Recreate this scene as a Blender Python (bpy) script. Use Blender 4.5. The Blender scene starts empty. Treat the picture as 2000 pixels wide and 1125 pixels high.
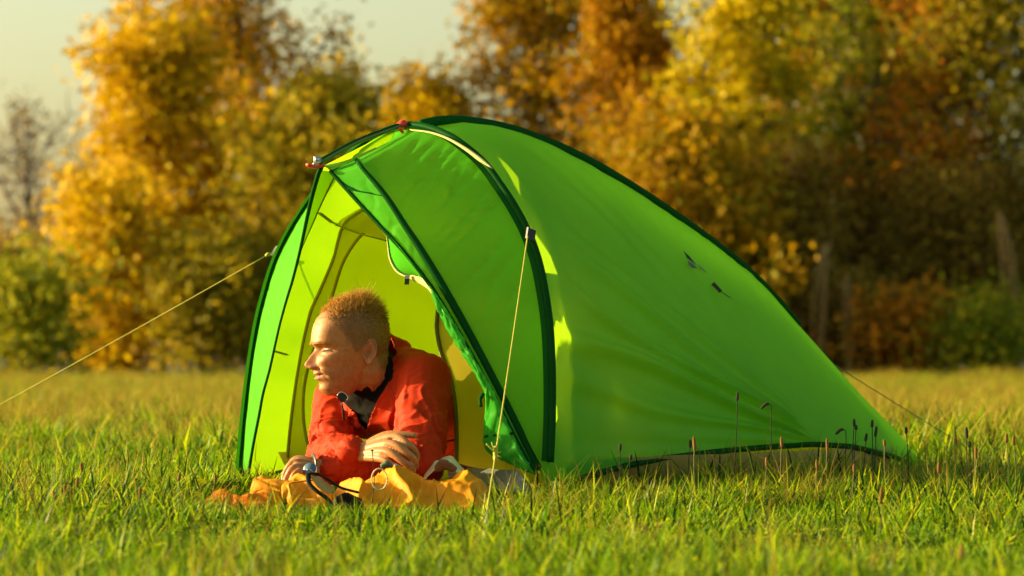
import bpy, math, random
import numpy as np
from mathutils import Vector, Matrix, noise as mnoise

R_ = math.radians
scene = bpy.context.scene
COL = scene.collection

# ------------------------------------------------------------------ camera
F_PX, Y_HOR, CAM_H = 7500.0, 700.0, 0.30          # 135 mm lens, 2000 px wide frame
PITCH = math.atan((Y_HOR - 562.5) / F_PX)
cam_d = bpy.data.cameras.new('camera')
cam_d.sensor_width = 36.0
cam_d.lens = 135.0
cam_d.clip_start = 0.1
cam_d.clip_end = 3000.0
cam_d.dof.use_dof = True
cam_d.dof.focus_distance = 9.12
cam_d.dof.aperture_fstop = 5.8
cam = bpy.data.objects.new('camera', cam_d)
COL.objects.link(cam)
cam.location = (0, 0, CAM_H)
cam.rotation_euler = (math.pi / 2 + PITCH, 0, 0)
scene.camera = cam

# ------------------------------------------------------------------ light
SUN_EL = R_(14.0)
SUN_DIR = Vector((-1.0, 0.25, 0)).normalized() * math.cos(SUN_EL)
SUN_DIR.z = math.sin(SUN_EL)
world = bpy.data.worlds.new('World')
scene.world = world
world.use_nodes = True
wn, wl = world.node_tree.nodes, world.node_tree.links
wn.clear()
sky = wn.new('ShaderNodeTexSky')
sky.sky_type = 'NISHITA'
sky.sun_disc = False
sky.sun_elevation = SUN_EL
sky.sun_rotation = math.atan2(SUN_DIR.x, SUN_DIR.y)
sky.air_density = 1.0
sky.dust_density = 3.0
sky.ozone_density = 0.6
bg = wn.new('ShaderNodeBackground')
bg.inputs['Strength'].default_value = 0.122
tint = wn.new('ShaderNodeMix')
tint.data_type = 'RGBA'
tint.blend_type = 'MULTIPLY'
tint.inputs[0].default_value = 1.0
tint.inputs[7].default_value = (0.97, 0.955, 0.74, 1)   # warm white balance of the evening photograph
wo = wn.new('ShaderNodeOutputWorld')
wl.new(sky.outputs[0], tint.inputs[6])
wl.new(tint.outputs[2], bg.inputs['Color'])
wl.new(bg.outputs[0], wo.inputs['Surface'])
sun_d = bpy.data.lights.new('sun', 'SUN')
sun_d.energy = 5.0
sun_d.angle = R_(0.55)
sun_d.color = (1.0, 0.76, 0.38)
sun = bpy.data.objects.new('sun', sun_d)
COL.objects.link(sun)
sun.rotation_euler = (-SUN_DIR).to_track_quat('-Z', 'Y').to_euler()

vs = scene.view_settings
vs.view_transform = 'Standard'
vs.look = 'None'
vs.exposure = 1.16
vs.gamma = 1.0
scene.render.engine = 'CYCLES'
cy = scene.cycles
cy.max_bounces = 10
cy.diffuse_bounces = 5
cy.glossy_bounces = 3
cy.transmission_bounces = 8
cy.transparent_max_bounces = 16
cy.use_denoising = True
cy.caustics_reflective = False
cy.caustics_refractive = False
cy.sample_clamp_indirect = 6.0

# ------------------------------------------------------------------ helpers
rng = np.random.default_rng(7)
CAM = np.array([0, 0, CAM_H])


def ray(px, py):
    X = (px - 1000) / F_PX
    Z = (562.5 - py) / F_PX
    d = np.array([X, math.cos(PITCH) - Z * math.sin(PITCH), math.sin(PITCH) + Z * math.cos(PITCH)])
    return d / d[1]


def P(px, py, D):
    return CAM + ray(px, py) * D


# tent frame: C below the hoop, A_ along the ridge to the back, L_ to the near side
_r, _l = P(1065, 945, 9.0), P(473, 935, 9.9)
C = (_r + _l) / 2
C[2] = 0
L_ = _r - _l
L_[2] = 0
L_ /= np.linalg.norm(L_)
A_ = np.array([-L_[1], L_[0], 0])


def T3(s, q, z):
    return C + A_ * s + L_ * q + np.array([0, 0, z])


def TS(px, py, s):
    d = ray(px, py)
    t = (s - np.dot(CAM - C, A_)) / np.dot(d, A_)
    return CAM + d * t


def TQ(px, py, q):
    d = ray(px, py)
    t = (q - np.dot(CAM - C, L_)) / np.dot(d, L_)
    return CAM + d * t


def tl(p):
    p = np.asarray(p)
    return np.array([np.dot(p - C, A_), np.dot(p - C, L_), p[2]])


def lerp_tab(x, tab):
    xs = [t[0] for t in tab]
    ys = [t[1] for t in tab]
    return np.interp(x, xs, ys)


def smooth_path(pts, n):
    """Catmull-Rom resample of a polyline to n points, even in arc length."""
    pts = np.asarray(pts, float)
    if len(pts) == 2:
        t = np.linspace(0, 1, n)[:, None]
        return pts[0] * (1 - t) + pts[1] * t
    e = np.vstack([2 * pts[0] - pts[1], pts, 2 * pts[-1] - pts[-2]])
    out = []
    for i in range(1, len(e) - 2):
        p0, p1, p2, p3 = e[i - 1], e[i], e[i + 1], e[i + 2]
        for t in np.linspace(0, 1, 12, endpoint=False):
            out.append(0.5 * ((2 * p1) + (-p0 + p2) * t + (2 * p0 - 5 * p1 + 4 * p2 - p3) * t * t
                              + (-p0 + 3 * p1 - 3 * p2 + p3) * t ** 3))
    out.append(pts[-1])
    out = np.array(out)
    d = np.r_[0, np.cumsum(np.linalg.norm(np.diff(out, axis=0), axis=1))]
    t = np.linspace(0, d[-1], n)
    return np.stack([np.interp(t, d, out[:, k]) for k in range(out.shape[1])], 1)


def mk_mesh(name, V, faces, smooth=True):
    me = bpy.data.meshes.new(name)
    V = np.asarray(V, np.float32)
    if isinstance(faces, np.ndarray):
        n, k = faces.shape
        me.vertices.add(len(V))
        me.vertices.foreach_set('co', V.ravel())
        me.loops.add(n * k)
        me.loops.foreach_set('vertex_index', faces.astype(np.int32).ravel())
        me.polygons.add(n)
        me.polygons.foreach_set('loop_start', np.arange(0, n * k, k, dtype=np.int32))
        me.polygons.foreach_set('loop_total', np.full(n, k, np.int32))
    else:
        me.from_pydata([tuple(map(float, v)) for v in V], [], faces)
    if smooth:
        me.polygons.foreach_set('use_smooth', np.ones(len(me.polygons), bool))
    me.update(calc_edges=True)
    me.validate()
    return me


def obj(name, me, mat=None, parent=None, label=None, cat=None, group=None, kind=None):
    o = bpy.data.objects.new(name, me)
    COL.objects.link(o)
    if mat is not None and me is not None:
        if isinstance(mat, (list, tuple)):
            for m in mat:
                me.materials.append(m)
        elif len(me.materials) == 0:
            me.materials.append(mat)
    if parent is not None:
        o.parent = parent
        o.matrix_parent_inverse = parent_inv(parent)
    for k, v in (('label', label), ('category', cat), ('group', group), ('kind', kind)):
        if v:
            o[k] = v
    return o


def parent_inv(p):
    m = Matrix.LocRotScale(p.location, p.rotation_euler, p.scale)
    if p.parent is not None:
        m = parent_chain(p)
    return m.inverted()


def parent_chain(p):
    m = Matrix.LocRotScale(p.location, p.rotation_euler, p.scale)
    if p.parent is not None:
        m = parent_chain(p.parent) @ p.matrix_parent_inverse @ m
    return m


def empty(name, loc, label, cat, group=None):
    o = bpy.data.objects.new(name, None)
    COL.objects.link(o)
    o.location = tuple(map(float, loc))
    o.empty_display_size = 0.05
    o['label'] = label
    o['category'] = cat
    if group:
        o['group'] = group
    return o


def grid_faces(nu, nv, close_v=False):
    i = np.arange(nu - 1)[:, None]
    jn = nv if close_v else nv - 1
    j = np.arange(jn)[None, :]
    a = i * nv + j
    b = i * nv + (j + 1) % nv
    c = (i + 1) * nv + (j + 1) % nv
    d = (i + 1) * nv + j
    return np.stack([a, b, c, d], -1).reshape(-1, 4)


def grid(name, G, mat, parent=None, **kw):
    nu, nv = G.shape[:2]
    return obj(name, mk_mesh(name, G.reshape(-1, 3), grid_faces(nu, nv)), mat, parent, **kw)


def grid_normals(G):
    du = np.gradient(G, axis=0)
    dv = np.gradient(G, axis=1)
    n = np.cross(du, dv)
    return n / (np.linalg.norm(n, axis=2, keepdims=True) + 1e-12)


def frames(pts):
    pts = np.asarray(pts, float)
    t = np.gradient(pts, axis=0)
    t /= np.linalg.norm(t, axis=1, keepdims=True) + 1e-12
    n = np.zeros_like(pts)
    ref = np.array([0, 0, 1.0]) if abs(t[0][2]) < 0.9 else np.array([1.0, 0, 0])
    v = ref - t[0] * np.dot(ref, t[0])
    n[0] = v / np.linalg.norm(v)
    for i in range(1, len(pts)):
        v = n[i - 1] - t[i] * np.dot(n[i - 1], t[i])
        n[i] = v / (np.linalg.norm(v) + 1e-12)
    return t, n, np.cross(t, n)


def tube_VF(pts, rad, k=8, flat=None, caps=True):
    """closed tube; rad scalar or per point; flat=(ax, ay) scales the two section axes"""
    pts = np.asarray(pts, float)
    n = len(pts)
    rad = np.broadcast_to(np.asarray(rad, float), (n,))
    t, nn, bb = frames(pts)
    ang = np.linspace(0, 2 * np.pi, k, endpoint=False)
    fx, fy = flat if flat else (1, 1)
    ring = pts[:, None, :] + rad[:, None, None] * (fx * np.cos(ang)[None, :, None] * nn[:, None, :]
                                                    + fy * np.sin(ang)[None, :, None] * bb[:, None, :])
    V = ring.reshape(-1, 3)
    Fq = [tuple(f) for f in grid_faces(n, k, True)]
    if caps:
        V = np.vstack([V, pts[:1], pts[-1:]])
        a, b = n * k, n * k + 1
        for j in range(k):
            Fq.append((a, (j + 1) % k, j))
            Fq.append((b, (n - 1) * k + j, (n - 1) * k + (j + 1) % k))
    return V, Fq


def tube(name, pts, rad, mat, parent=None, k=8, flat=None, **kw):
    V, Fq = tube_VF(pts, rad, k, flat)
    return obj(name, mk_mesh(name, V, Fq), mat, parent, **kw)


class MB:
    """collects shapes into one mesh"""

    def __init__(self):
        self.V, self.F, self.n = [], [], 0

    def add(self, V, Fq):
        self.F += [tuple(int(i) + self.n for i in f) for f in Fq]
        self.V.append(np.asarray(V, float))
        self.n += len(V)

    def tube(self, pts, rad, k=8, flat=None):
        self.add(*tube_VF(pts, rad, k, flat))

    def capsules(self, pts, rad, k=14):
        """chain with rounded ends"""
        pts = np.asarray(pts, float)
        rad = np.asarray(rad, float)
        n = max(12, len(pts) * 6)
        d = np.r_[0, np.cumsum(np.linalg.norm(np.diff(pts, axis=0), axis=1))]
        q = smooth_path(pts, n)
        r = np.interp(np.linspace(0, d[-1], n), d, rad)
        t0 = q[0] - q[1]
        t0 /= np.linalg.norm(t0)
        t1 = q[-1] - q[-2]
        t1 /= np.linalg.norm(t1)
        pa, ra, pb, rb = [], [], [], []
        for a in np.linspace(80, 20, 4):
            a = R_(a)
            pa.append(q[0] + t0 * r[0] * math.sin(a))
            ra.append(r[0] * math.cos(a))
        for a in np.linspace(20, 80, 4):
            a = R_(a)
            pb.append(q[-1] + t1 * r[-1] * math.sin(a))
            rb.append(r[-1] * math.cos(a))
        self.tube(np.vstack([pa, q, pb]), np.r_[ra, r, rb], k)

    def box(self, c, ax, ay, az):
        c, ax, ay, az = map(lambda v: np.asarray(v, float), (c, ax, ay, az))
        V = [c + sx * ax + sy * ay + sz * az for sx in (-1, 1) for sy in (-1, 1) for sz in (-1, 1)]
        Fq = [(0, 1, 3, 2), (4, 6, 7, 5), (0, 4, 5, 1), (2, 3, 7, 6), (0, 2, 6, 4), (1, 5, 7, 3)]
        self.add(V, Fq)

    def mesh(self, name, smooth=True):
        return mk_mesh(name, np.vstack(self.V), self.F, smooth)

    def build(self, name, mat, parent=None, smooth=True, **kw):
        return obj(name, self.mesh(name, smooth), mat, parent, **kw)


def remesh(me, voxel, smooth_it=2):
    o = bpy.data.objects.new('tmp', me)
    COL.objects.link(o)
    m = o.modifiers.new('r', 'REMESH')
    m.mode = 'VOXEL'
    m.voxel_size = voxel
    if smooth_it:
        sm = o.modifiers.new('s', 'SMOOTH')
        sm.factor = 0.5
        sm.iterations = smooth_it
    dg = bpy.context.evaluated_depsgraph_get()
    dg.update()
    ev = o.evaluated_get(dg)
    m2 = bpy.data.meshes.new_from_object(ev)
    bpy.data.objects.remove(o)
    m2.polygons.foreach_set('use_smooth', np.ones(len(m2.polygons), bool))
    return m2


def get_co(me):
    a = np.empty(len(me.vertices) * 3, np.float32)
    me.vertices.foreach_get('co', a)
    return a.reshape(-1, 3).astype(float)


def get_no(me):
    a = np.empty(len(me.vertices) * 3, np.float32)
    me.vertices.foreach_get('normal', a)
    return a.reshape(-1, 3).astype(float)


def set_co(me, V):
    me.vertices.foreach_set('co', V.astype(np.float32).ravel())
    me.update()


def vnoise(Q, seed=0.0):
    return np.array([mnoise.noise(Vector((q[0] + seed, q[1] - seed, q[2] + 2 * seed))) for q in Q])


def sstep(a, b, x):
    t = np.clip((x - a) / (b - a), 0, 1)
    return t * t * (3 - 2 * t)


# ------------------------------------------------------------------ materials
def new_mat(name):
    m = bpy.data.materials.new(name)
    m.use_nodes = True
    n = m.node_tree.nodes
    n.clear()
    out = n.new('ShaderNodeOutputMaterial')
    return m, n, m.node_tree.links, out


def pbr(name, col, rough=0.6, metal=0.0, var=0.12, scale=30.0, bump=0.0, bscale=200.0, spec=0.4, sheen=0.0):
    m, n, l, out = new_mat(name)
    b = n.new('ShaderNodeBsdfPrincipled')
    b.inputs['Roughness'].default_value = rough
    b.inputs['Metallic'].default_value = metal
    b.inputs['Specular IOR Level'].default_value = spec
    b.inputs['Sheen Weight'].default_value = sheen
    tc = n.new('ShaderNodeTexCoord')
    nz = n.new('ShaderNodeTexNoise')
    nz.inputs['Scale'].default_value = scale
    nz.inputs['Detail'].default_value = 4
    l.new(tc.outputs['Object'], nz.inputs['Vector'])
    mx = n.new('ShaderNodeMix')
    mx.data_type = 'RGBA'
    c = np.array(col)
    mx.inputs[6].default_value = (*np.clip(c * (1 - var), 0, 1), 1)
    mx.inputs[7].default_value = (*np.clip(c * (1 + var), 0, 1), 1)
    l.new(nz.outputs['Fac'], mx.inputs[0])
    l.new(mx.outputs[2], b.inputs['Base Color'])
    if bump:
        n2 = n.new('ShaderNodeTexNoise')
        n2.inputs['Scale'].default_value = bscale
        n2.inputs['Detail'].default_value = 3
        l.new(tc.outputs['Object'], n2.inputs['Vector'])
        bp = n.new('ShaderNodeBump')
        bp.inputs['Strength'].default_value = bump
        bp.inputs['Distance'].default_value = 0.002
        l.new(n2.outputs['Fac'], bp.inputs['Height'])
        l.new(bp.outputs[0], b.inputs['Normal'])
    l.new(b.outputs[0], out.inputs['Surface'])
    return m


def thin_fabric(name, dif, tra, ftra, rough=0.35, gloss=0.06, var=0.1, nscale=6.0, sheen=0.10):
    """thin cloth: diffuse + light through it + a faint sheen of coating"""
    m, n, l, out = new_mat(name)
    tc = n.new('ShaderNodeTexCoord')
    nz = n.new('ShaderNodeTexNoise')
    nz.inputs['Scale'].default_value = nscale
    nz.inputs['Detail'].default_value = 5
    l.new(tc.outputs['Object'], nz.inputs['Vector'])

    def mixcol(c):
        mx = n.new('ShaderNodeMix')
        mx.data_type = 'RGBA'
        c = np.array(c)
        mx.inputs[6].default_value = (*np.clip(c * (1 - var), 0, 1), 1)
        mx.inputs[7].default_value = (*np.clip(c * (1 + var), 0, 1), 1)
        l.new(nz.outputs['Fac'], mx.inputs[0])
        return mx.outputs[2]
    wv = n.new('ShaderNodeTexNoise')
    wv.inputs['Scale'].default_value = 45
    wv.inputs['Detail'].default_value = 6
    l.new(tc.outputs['Object'], wv.inputs['Vector'])
    bp = n.new('ShaderNodeBump')
    bp.inputs['Strength'].default_value = 0.12
    bp.inputs['Distance'].default_value = 0.004
    l.new(wv.outputs['Fac'], bp.inputs['Height'])
    d = n.new('ShaderNodeBsdfDiffuse')
    t = n.new('ShaderNodeBsdfTranslucent')
    g = n.new('ShaderNodeBsdfGlossy')
    g.inputs['Roughness'].default_value = rough
    g.inputs['Color'].default_value = (0.8, 0.95, 0.7, 1)
    for s in (d, t, g):
        l.new(bp.outputs[0], s.inputs['Normal'])
    l.new(mixcol(dif), d.inputs['Color'])
    l.new(mixcol(tra), t.inputs['Color'])
    m1 = n.new('ShaderNodeMixShader')
    m1.inputs[0].default_value = ftra
    l.new(d.outputs[0], m1.inputs[1])
    l.new(t.outputs[0], m1.inputs[2])
    fr = n.new('ShaderNodeLayerWeight')
    fr.inputs['Blend'].default_value = 0.25
    mm = n.new('ShaderNodeMath')
    mm.operation = 'MULTIPLY_ADD'
    mm.inputs[1].default_value = sheen
    mm.inputs[2].default_value = gloss
    l.new(fr.outputs['Fresnel'], mm.inputs[0])
    m2 = n.new('ShaderNodeMixShader')
    l.new(mm.outputs[0], m2.inputs[0])
    l.new(m1.outputs[0], m2.inputs[1])
    l.new(g.outputs[0], m2.inputs[2])
    l.new(m2.outputs[0], out.inputs['Surface'])
    return m


def leaf_mat(name, cols, ftra=0.45, patch=None, patch_scale=0.25, rough=0.6, spec=0.12, hard=False):
    """foliage: each leaf takes its own colour out of a ramp"""
    m, n, l, out = new_mat(name)
    ge = n.new('ShaderNodeNewGeometry')
    rp = n.new('ShaderNodeValToRGB')
    el = rp.color_ramp.elements
    el[0].position, el[0].color = 0, (*cols[0], 1)
    el[1].position, el[1].color = 1, (*cols[-1], 1)
    for i, c in enumerate(cols[1:-1]):
        e = el.new((i + 1) / (len(cols) - 1))
        e.color = (*c, 1)
    if hard:
        rp.color_ramp.interpolation = 'CONSTANT'
    l.new(ge.outputs['Random Per Island'], rp.inputs[0])
    col = rp.outputs[0]
    if patch is not None:
        nz = n.new('ShaderNodeTexNoise')
        nz.inputs['Scale'].default_value = patch_scale
        nz.inputs['Detail'].default_value = 3
        l.new(ge.outputs['Position'], nz.inputs['Vector'])
        r2 = n.new('ShaderNodeMapRange')
        r2.inputs[1].default_value = 0.46
        r2.inputs[2].default_value = 0.80
        l.new(nz.outputs['Fac'], r2.inputs[0])
        mx = n.new('ShaderNodeMix')
        mx.data_type = 'RGBA'
        l.new(r2.outputs[0], mx.inputs[0])
        l.new(col, mx.inputs[6])
        mx.inputs[7].default_value = (*patch, 1)
        col = mx.outputs[2]
    d = n.new('ShaderNodeBsdfPrincipled')
    d.inputs['Roughness'].default_value = rough
    d.inputs['Specular IOR Level'].default_value = spec
    t = n.new('ShaderNodeBsdfTranslucent')
    l.new(col, d.inputs['Base Color'])
    l.new(col, t.inputs['Color'])
    ms = n.new('ShaderNodeMixShader')
    ms.inputs[0].default_value = ftra
    l.new(d.outputs[0], ms.inputs[1])
    l.new(t.outputs[0], ms.inputs[2])
    l.new(ms.outputs[0], out.inputs['Surface'])
    return m


M = {}
M['fly'] = thin_fabric('fly_fabric', (0.09, 0.58, 0.025), (0.39, 0.66, 0.005), 0.52, rough=0.45, gloss=0.004, sheen=0.012)
M['sleeve'] = thin_fabric('sleeve_fabric', (0.006, 0.075, 0.010), (0.04, 0.28, 0.010), 0.22, rough=0.5, gloss=0.004, nscale=40, sheen=0.02)
M['flap'] = thin_fabric('door_fabric', (0.05, 0.40, 0.03), (0.22, 0.72, 0.02), 0.42, rough=0.3, gloss=0.015, nscale=20, sheen=0.05)
M['inner'] = thin_fabric('inner_fabric', (0.38, 0.31, 0.03), (0.92, 0.90, 0.14), 0.58, rough=0.6, gloss=0.0, sheen=0.0)
M['zip'] = pbr('zip_tape', (0.20, 0.15, 0.04), 0.7)
M['piping'] = pbr('cream_piping', (0.50, 0.48, 0.16), 0.7)
M['strap'] = pbr('grey_webbing', (0.10, 0.13, 0.07), 0.7, bump=0.3, bscale=500)
M['tub'] = pbr('groundsheet_tub', (0.50, 0.36, 0.09), 0.6, var=0.15, scale=12)
M['floor'] = pbr('groundsheet', (0.16, 0.16, 0.14), 0.5, var=0.2, scale=12, bump=0.3, bscale=60)
M['pole'] = pbr('pole_metal', (0.10, 0.16, 0.04), 0.35, metal=0.5)
M['red'] = pbr('red_plastic', (0.75, 0.05, 0.015), 0.3, spec=0.5)
M['metal'] = pbr('buckle_metal', (0.55, 0.52, 0.46), 0.3, metal=0.8)
M['darkgrey'] = pbr('dark_nylon', (0.035, 0.04, 0.05), 0.5)
M['logo'] = pbr('logo_print', (0.006, 0.035, 0.02), 0.5)
M['cord'] = pbr('guy_cord', (0.46, 0.44, 0.03), 0.6, bump=0.3, bscale=900)
M['peg'] = pbr('peg_plastic', (0.75, 0.68, 0.12), 0.5)
M['bark'] = pbr('bark', (0.10, 0.075, 0.05), 0.9, var=0.4, scale=4)
M['greybark'] = pbr('grey_bark', (0.20, 0.17, 0.14), 0.9, var=0.3, scale=4)
M['twig'] = pbr('dry_vine', (0.30, 0.19, 0.06), 0.9, var=0.3, scale=6)

# ------------------------------------------------------------------ ground
GZ = -0.035


def sstep(a, b, x):
    t = np.clip((x - a) / (b - a), 0, 1)
    return t * t * (3 - 2 * t)


def ground_z(x, y):
    return GZ - 0.030 * float(sstep(8.95, 8.25, y)) - 0.012 * float(sstep(8.2, 6.0, y)) + 0.008 * math.sin(x * 2.1 + 0.5) * math.sin(y * 1.3) + 0.0


def make_ground():
    m, n, l, out = new_mat('meadow_soil')
    ge = n.new('ShaderNodeNewGeometry')
    nz = n.new('ShaderNodeTexNoise')
    nz.inputs['Scale'].default_value = 5
    nz.inputs['Detail'].default_value = 8
    l.new(ge.outputs['Position'], nz.inputs['Vector'])
    rp = n.new('ShaderNodeValToRGB')
    rp.color_ramp.elements[0].color = (0.010, 0.016, 0.004, 1)
    rp.color_ramp.elements[0].position = 0.3
    rp.color_ramp.elements[1].color = (0.05, 0.05, 0.012, 1)
    rp.color_ramp.elements[1].position = 0.7
    l.new(nz.outputs['Fac'], rp.inputs[0])
    b = n.new('ShaderNodeBsdfPrincipled')
    b.inputs['Roughness'].default_value = 0.95
    l.new(rp.outputs[0], b.inputs['Base Color'])
    l.new(b.outputs[0], out.inputs['Surface'])
    xs = np.r_[np.linspace(-1500, -12, 12), np.linspace(-8, 8, 81), np.linspace(12, 1500, 12)]
    ys = np.r_[np.linspace(-200, 0, 5), np.linspace(2, 16, 71), np.linspace(20, 100, 20), np.linspace(200, 2500, 10)]
    G = np.zeros((len(xs), len(ys), 3))
    for i, x in enumerate(xs):
        for j, y in enumerate(ys):
            G[i, j] = (x, y, ground_z(x, y))
    grid('ground', G, m, kind='structure')


make_ground()


# ------------------------------------------------------------------ grass
def blade(V, Fq, base, az, h, lean, w, curl, seg=3):
    d = np.array([math.cos(az), math.sin(az), 0])
    side = np.array([-d[1], d[0], 0])
    n0 = len(V)
    for i in range(seg):
        t = i / seg
        c = base + np.array([0, 0, h * t * (1 - 0.25 * curl * t)]) + d * h * (lean * t + curl * t * t)
        ww = w * (1 - 0.55 * t * t) * (0.75 + 0.5 * min(t * 3, 1))
        V.append(c - side * ww / 2)
        V.append(c + side * ww / 2)
    V.append(base + np.array([0, 0, h * (1 - 0.25 * curl)]) + d * h * (lean + curl))
    for i in range(seg - 1):
        a = n0 + 2 * i
        Fq.append((a, a + 1, a + 3, a + 2))
    a = n0 + 2 * (seg - 1)
    Fq.append((a, a + 1, a + 2))


GREENS = [(0.012, 0.040, 0.0020), (0.204, 0.350, 0.0040), (0.060, 0.163, 0.0030), (0.408, 0.550, 0.0060), (0.030, 0.094, 0.0020),
          (0.288, 0.463, 0.0050), (0.144, 0.300, 0.0040), (0.576, 0.600, 0.0100), (0.096, 0.225, 0.0030), (0.700, 0.600, 0.0800)]
M['grass'] = leaf_mat('grass_blades', GREENS, 0.5, patch=(0.24, 0.34, 0.006), patch_scale=0.55, rough=0.42, spec=0.2, hard=True)
M['straw'] = leaf_mat('dry_grass', [(0.20, 0.15, 0.015), (0.34, 0.25, 0.025), (0.48, 0.36, 0.05), (0.18, 0.19, 0.012)], 0.45)


def tuft(name, n, rad, hmin, hmax, wmin, wmax, seed, mat, broad=0, seg=3):
    r = random.Random(seed)
    V, Fq = [], []
    for i in range(n):
        a, q = r.uniform(0, 6.283), rad * math.sqrt(r.random())
        base = np.array([q * math.cos(a), q * math.sin(a), 0.0])
        h = hmin + (hmax - hmin) * (r.random() ** 1.7)
        blade(V, Fq, base, r.uniform(0, 6.283), h, r.uniform(0.05, 0.6), r.uniform(wmin, wmax), r.uniform(0.0, 0.7), seg)
    for i in range(broad):      # clover and herb leaflets
        a, q = r.uniform(0, 6.283), rad * math.sqrt(r.random())
        c = np.array([q * math.cos(a), q * math.sin(a), r.uniform(0.015, 0.045)])
        az = r.uniform(0, 6.283)
        tilt = r.uniform(-0.5, 0.6)
        s = r.uniform(0.006, 0.013)
        u = np.array([math.cos(az), math.sin(az), tilt])
        v = np.array([-math.sin(az), math.cos(az), r.uniform(-0.4, 0.4)])
        n0 = len(V)
        for (p, w) in ((-1, 0), (-0.3, 0.7), (0.5, 0.75), (1, 0), (0.5, -0.75), (-0.3, -0.7)):
            V.append(c + u * s * p + v * s * w)
        Fq.append(tuple(range(n0, n0 + 6)))
    me = mk_mesh(name, np.array(V), Fq)
    me.materials.append(mat)
    return bpy.data.objects.new(name, me)


def inside_tent(x, y, grow=0.0):
    s, q, _ = tl((x, y, 0))
    if not (-0.02 < s < 1.85):
        return False
    return abs(q) < 0.585 * (1 - s / 1.91) + grow


def scatter_object(name, pts, rots, scls, ids, protos, label, cat):
    coll = bpy.data.collections.new(name + '_kinds')
    for o in protos:
        coll.objects.link(o)
    me = bpy.data.meshes.new(name)
    me.vertices.add(len(pts))
    me.vertices.foreach_set('co', np.asarray(pts, np.float32).ravel())
    for nm, ty, arr in (('rot', 'FLOAT_VECTOR', rots), ('scl', 'FLOAT', scls), ('idx', 'INT', ids)):
        at = me.attributes.new(nm, ty, 'POINT')
        at.data.foreach_set('vector' if ty == 'FLOAT_VECTOR' else 'value',
                            np.asarray(arr, np.int32 if ty == 'INT' else np.float32).ravel())
    o = obj(name, me, None, label=label, cat=cat, kind='stuff')
    ng = bpy.data.node_groups.new(name + '_scatter', 'GeometryNodeTree')
    ng.interface.new_socket('Geometry', in_out='INPUT', socket_type='NodeSocketGeometry')
    ng.interface.new_socket('Geometry', in_out='OUTPUT', socket_type='NodeSocketGeometry')
    N, L = ng.nodes, ng.links
    gi, go = N.new('NodeGroupInput'), N.new('NodeGroupOutput')
    ip = N.new('GeometryNodeInstanceOnPoints')
    ci = N.new('GeometryNodeCollectionInfo')
    ci.inputs['Collection'].default_value = coll
    ci.inputs['Separate Children'].default_value = True
    ci.inputs['Reset Children'].default_value = True

    def attr(nm, ty):
        a = N.new('GeometryNodeInputNamedAttribute')
        a.data_type = ty
        a.inputs['Name'].default_value = nm
        return a.outputs[0]
    L.new(gi.outputs[0], ip.inputs['Points'])
    L.new(ci.outputs[0], ip.inputs['Instance'])
    ip.inputs['Pick Instance'].default_value = True
    L.new(attr('idx', 'INT'), ip.inputs['Instance Index'])
    L.new(attr('rot', 'FLOAT_VECTOR'), ip.inputs['Rotation'])
    L.new(attr('scl', 'FLOAT'), ip.inputs['Scale'])
    L.new(ip.outputs[0], go.inputs[0])
    md = o.modifiers.new('scatter', 'NODES')
    md.node_group = ng
    return o


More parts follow.
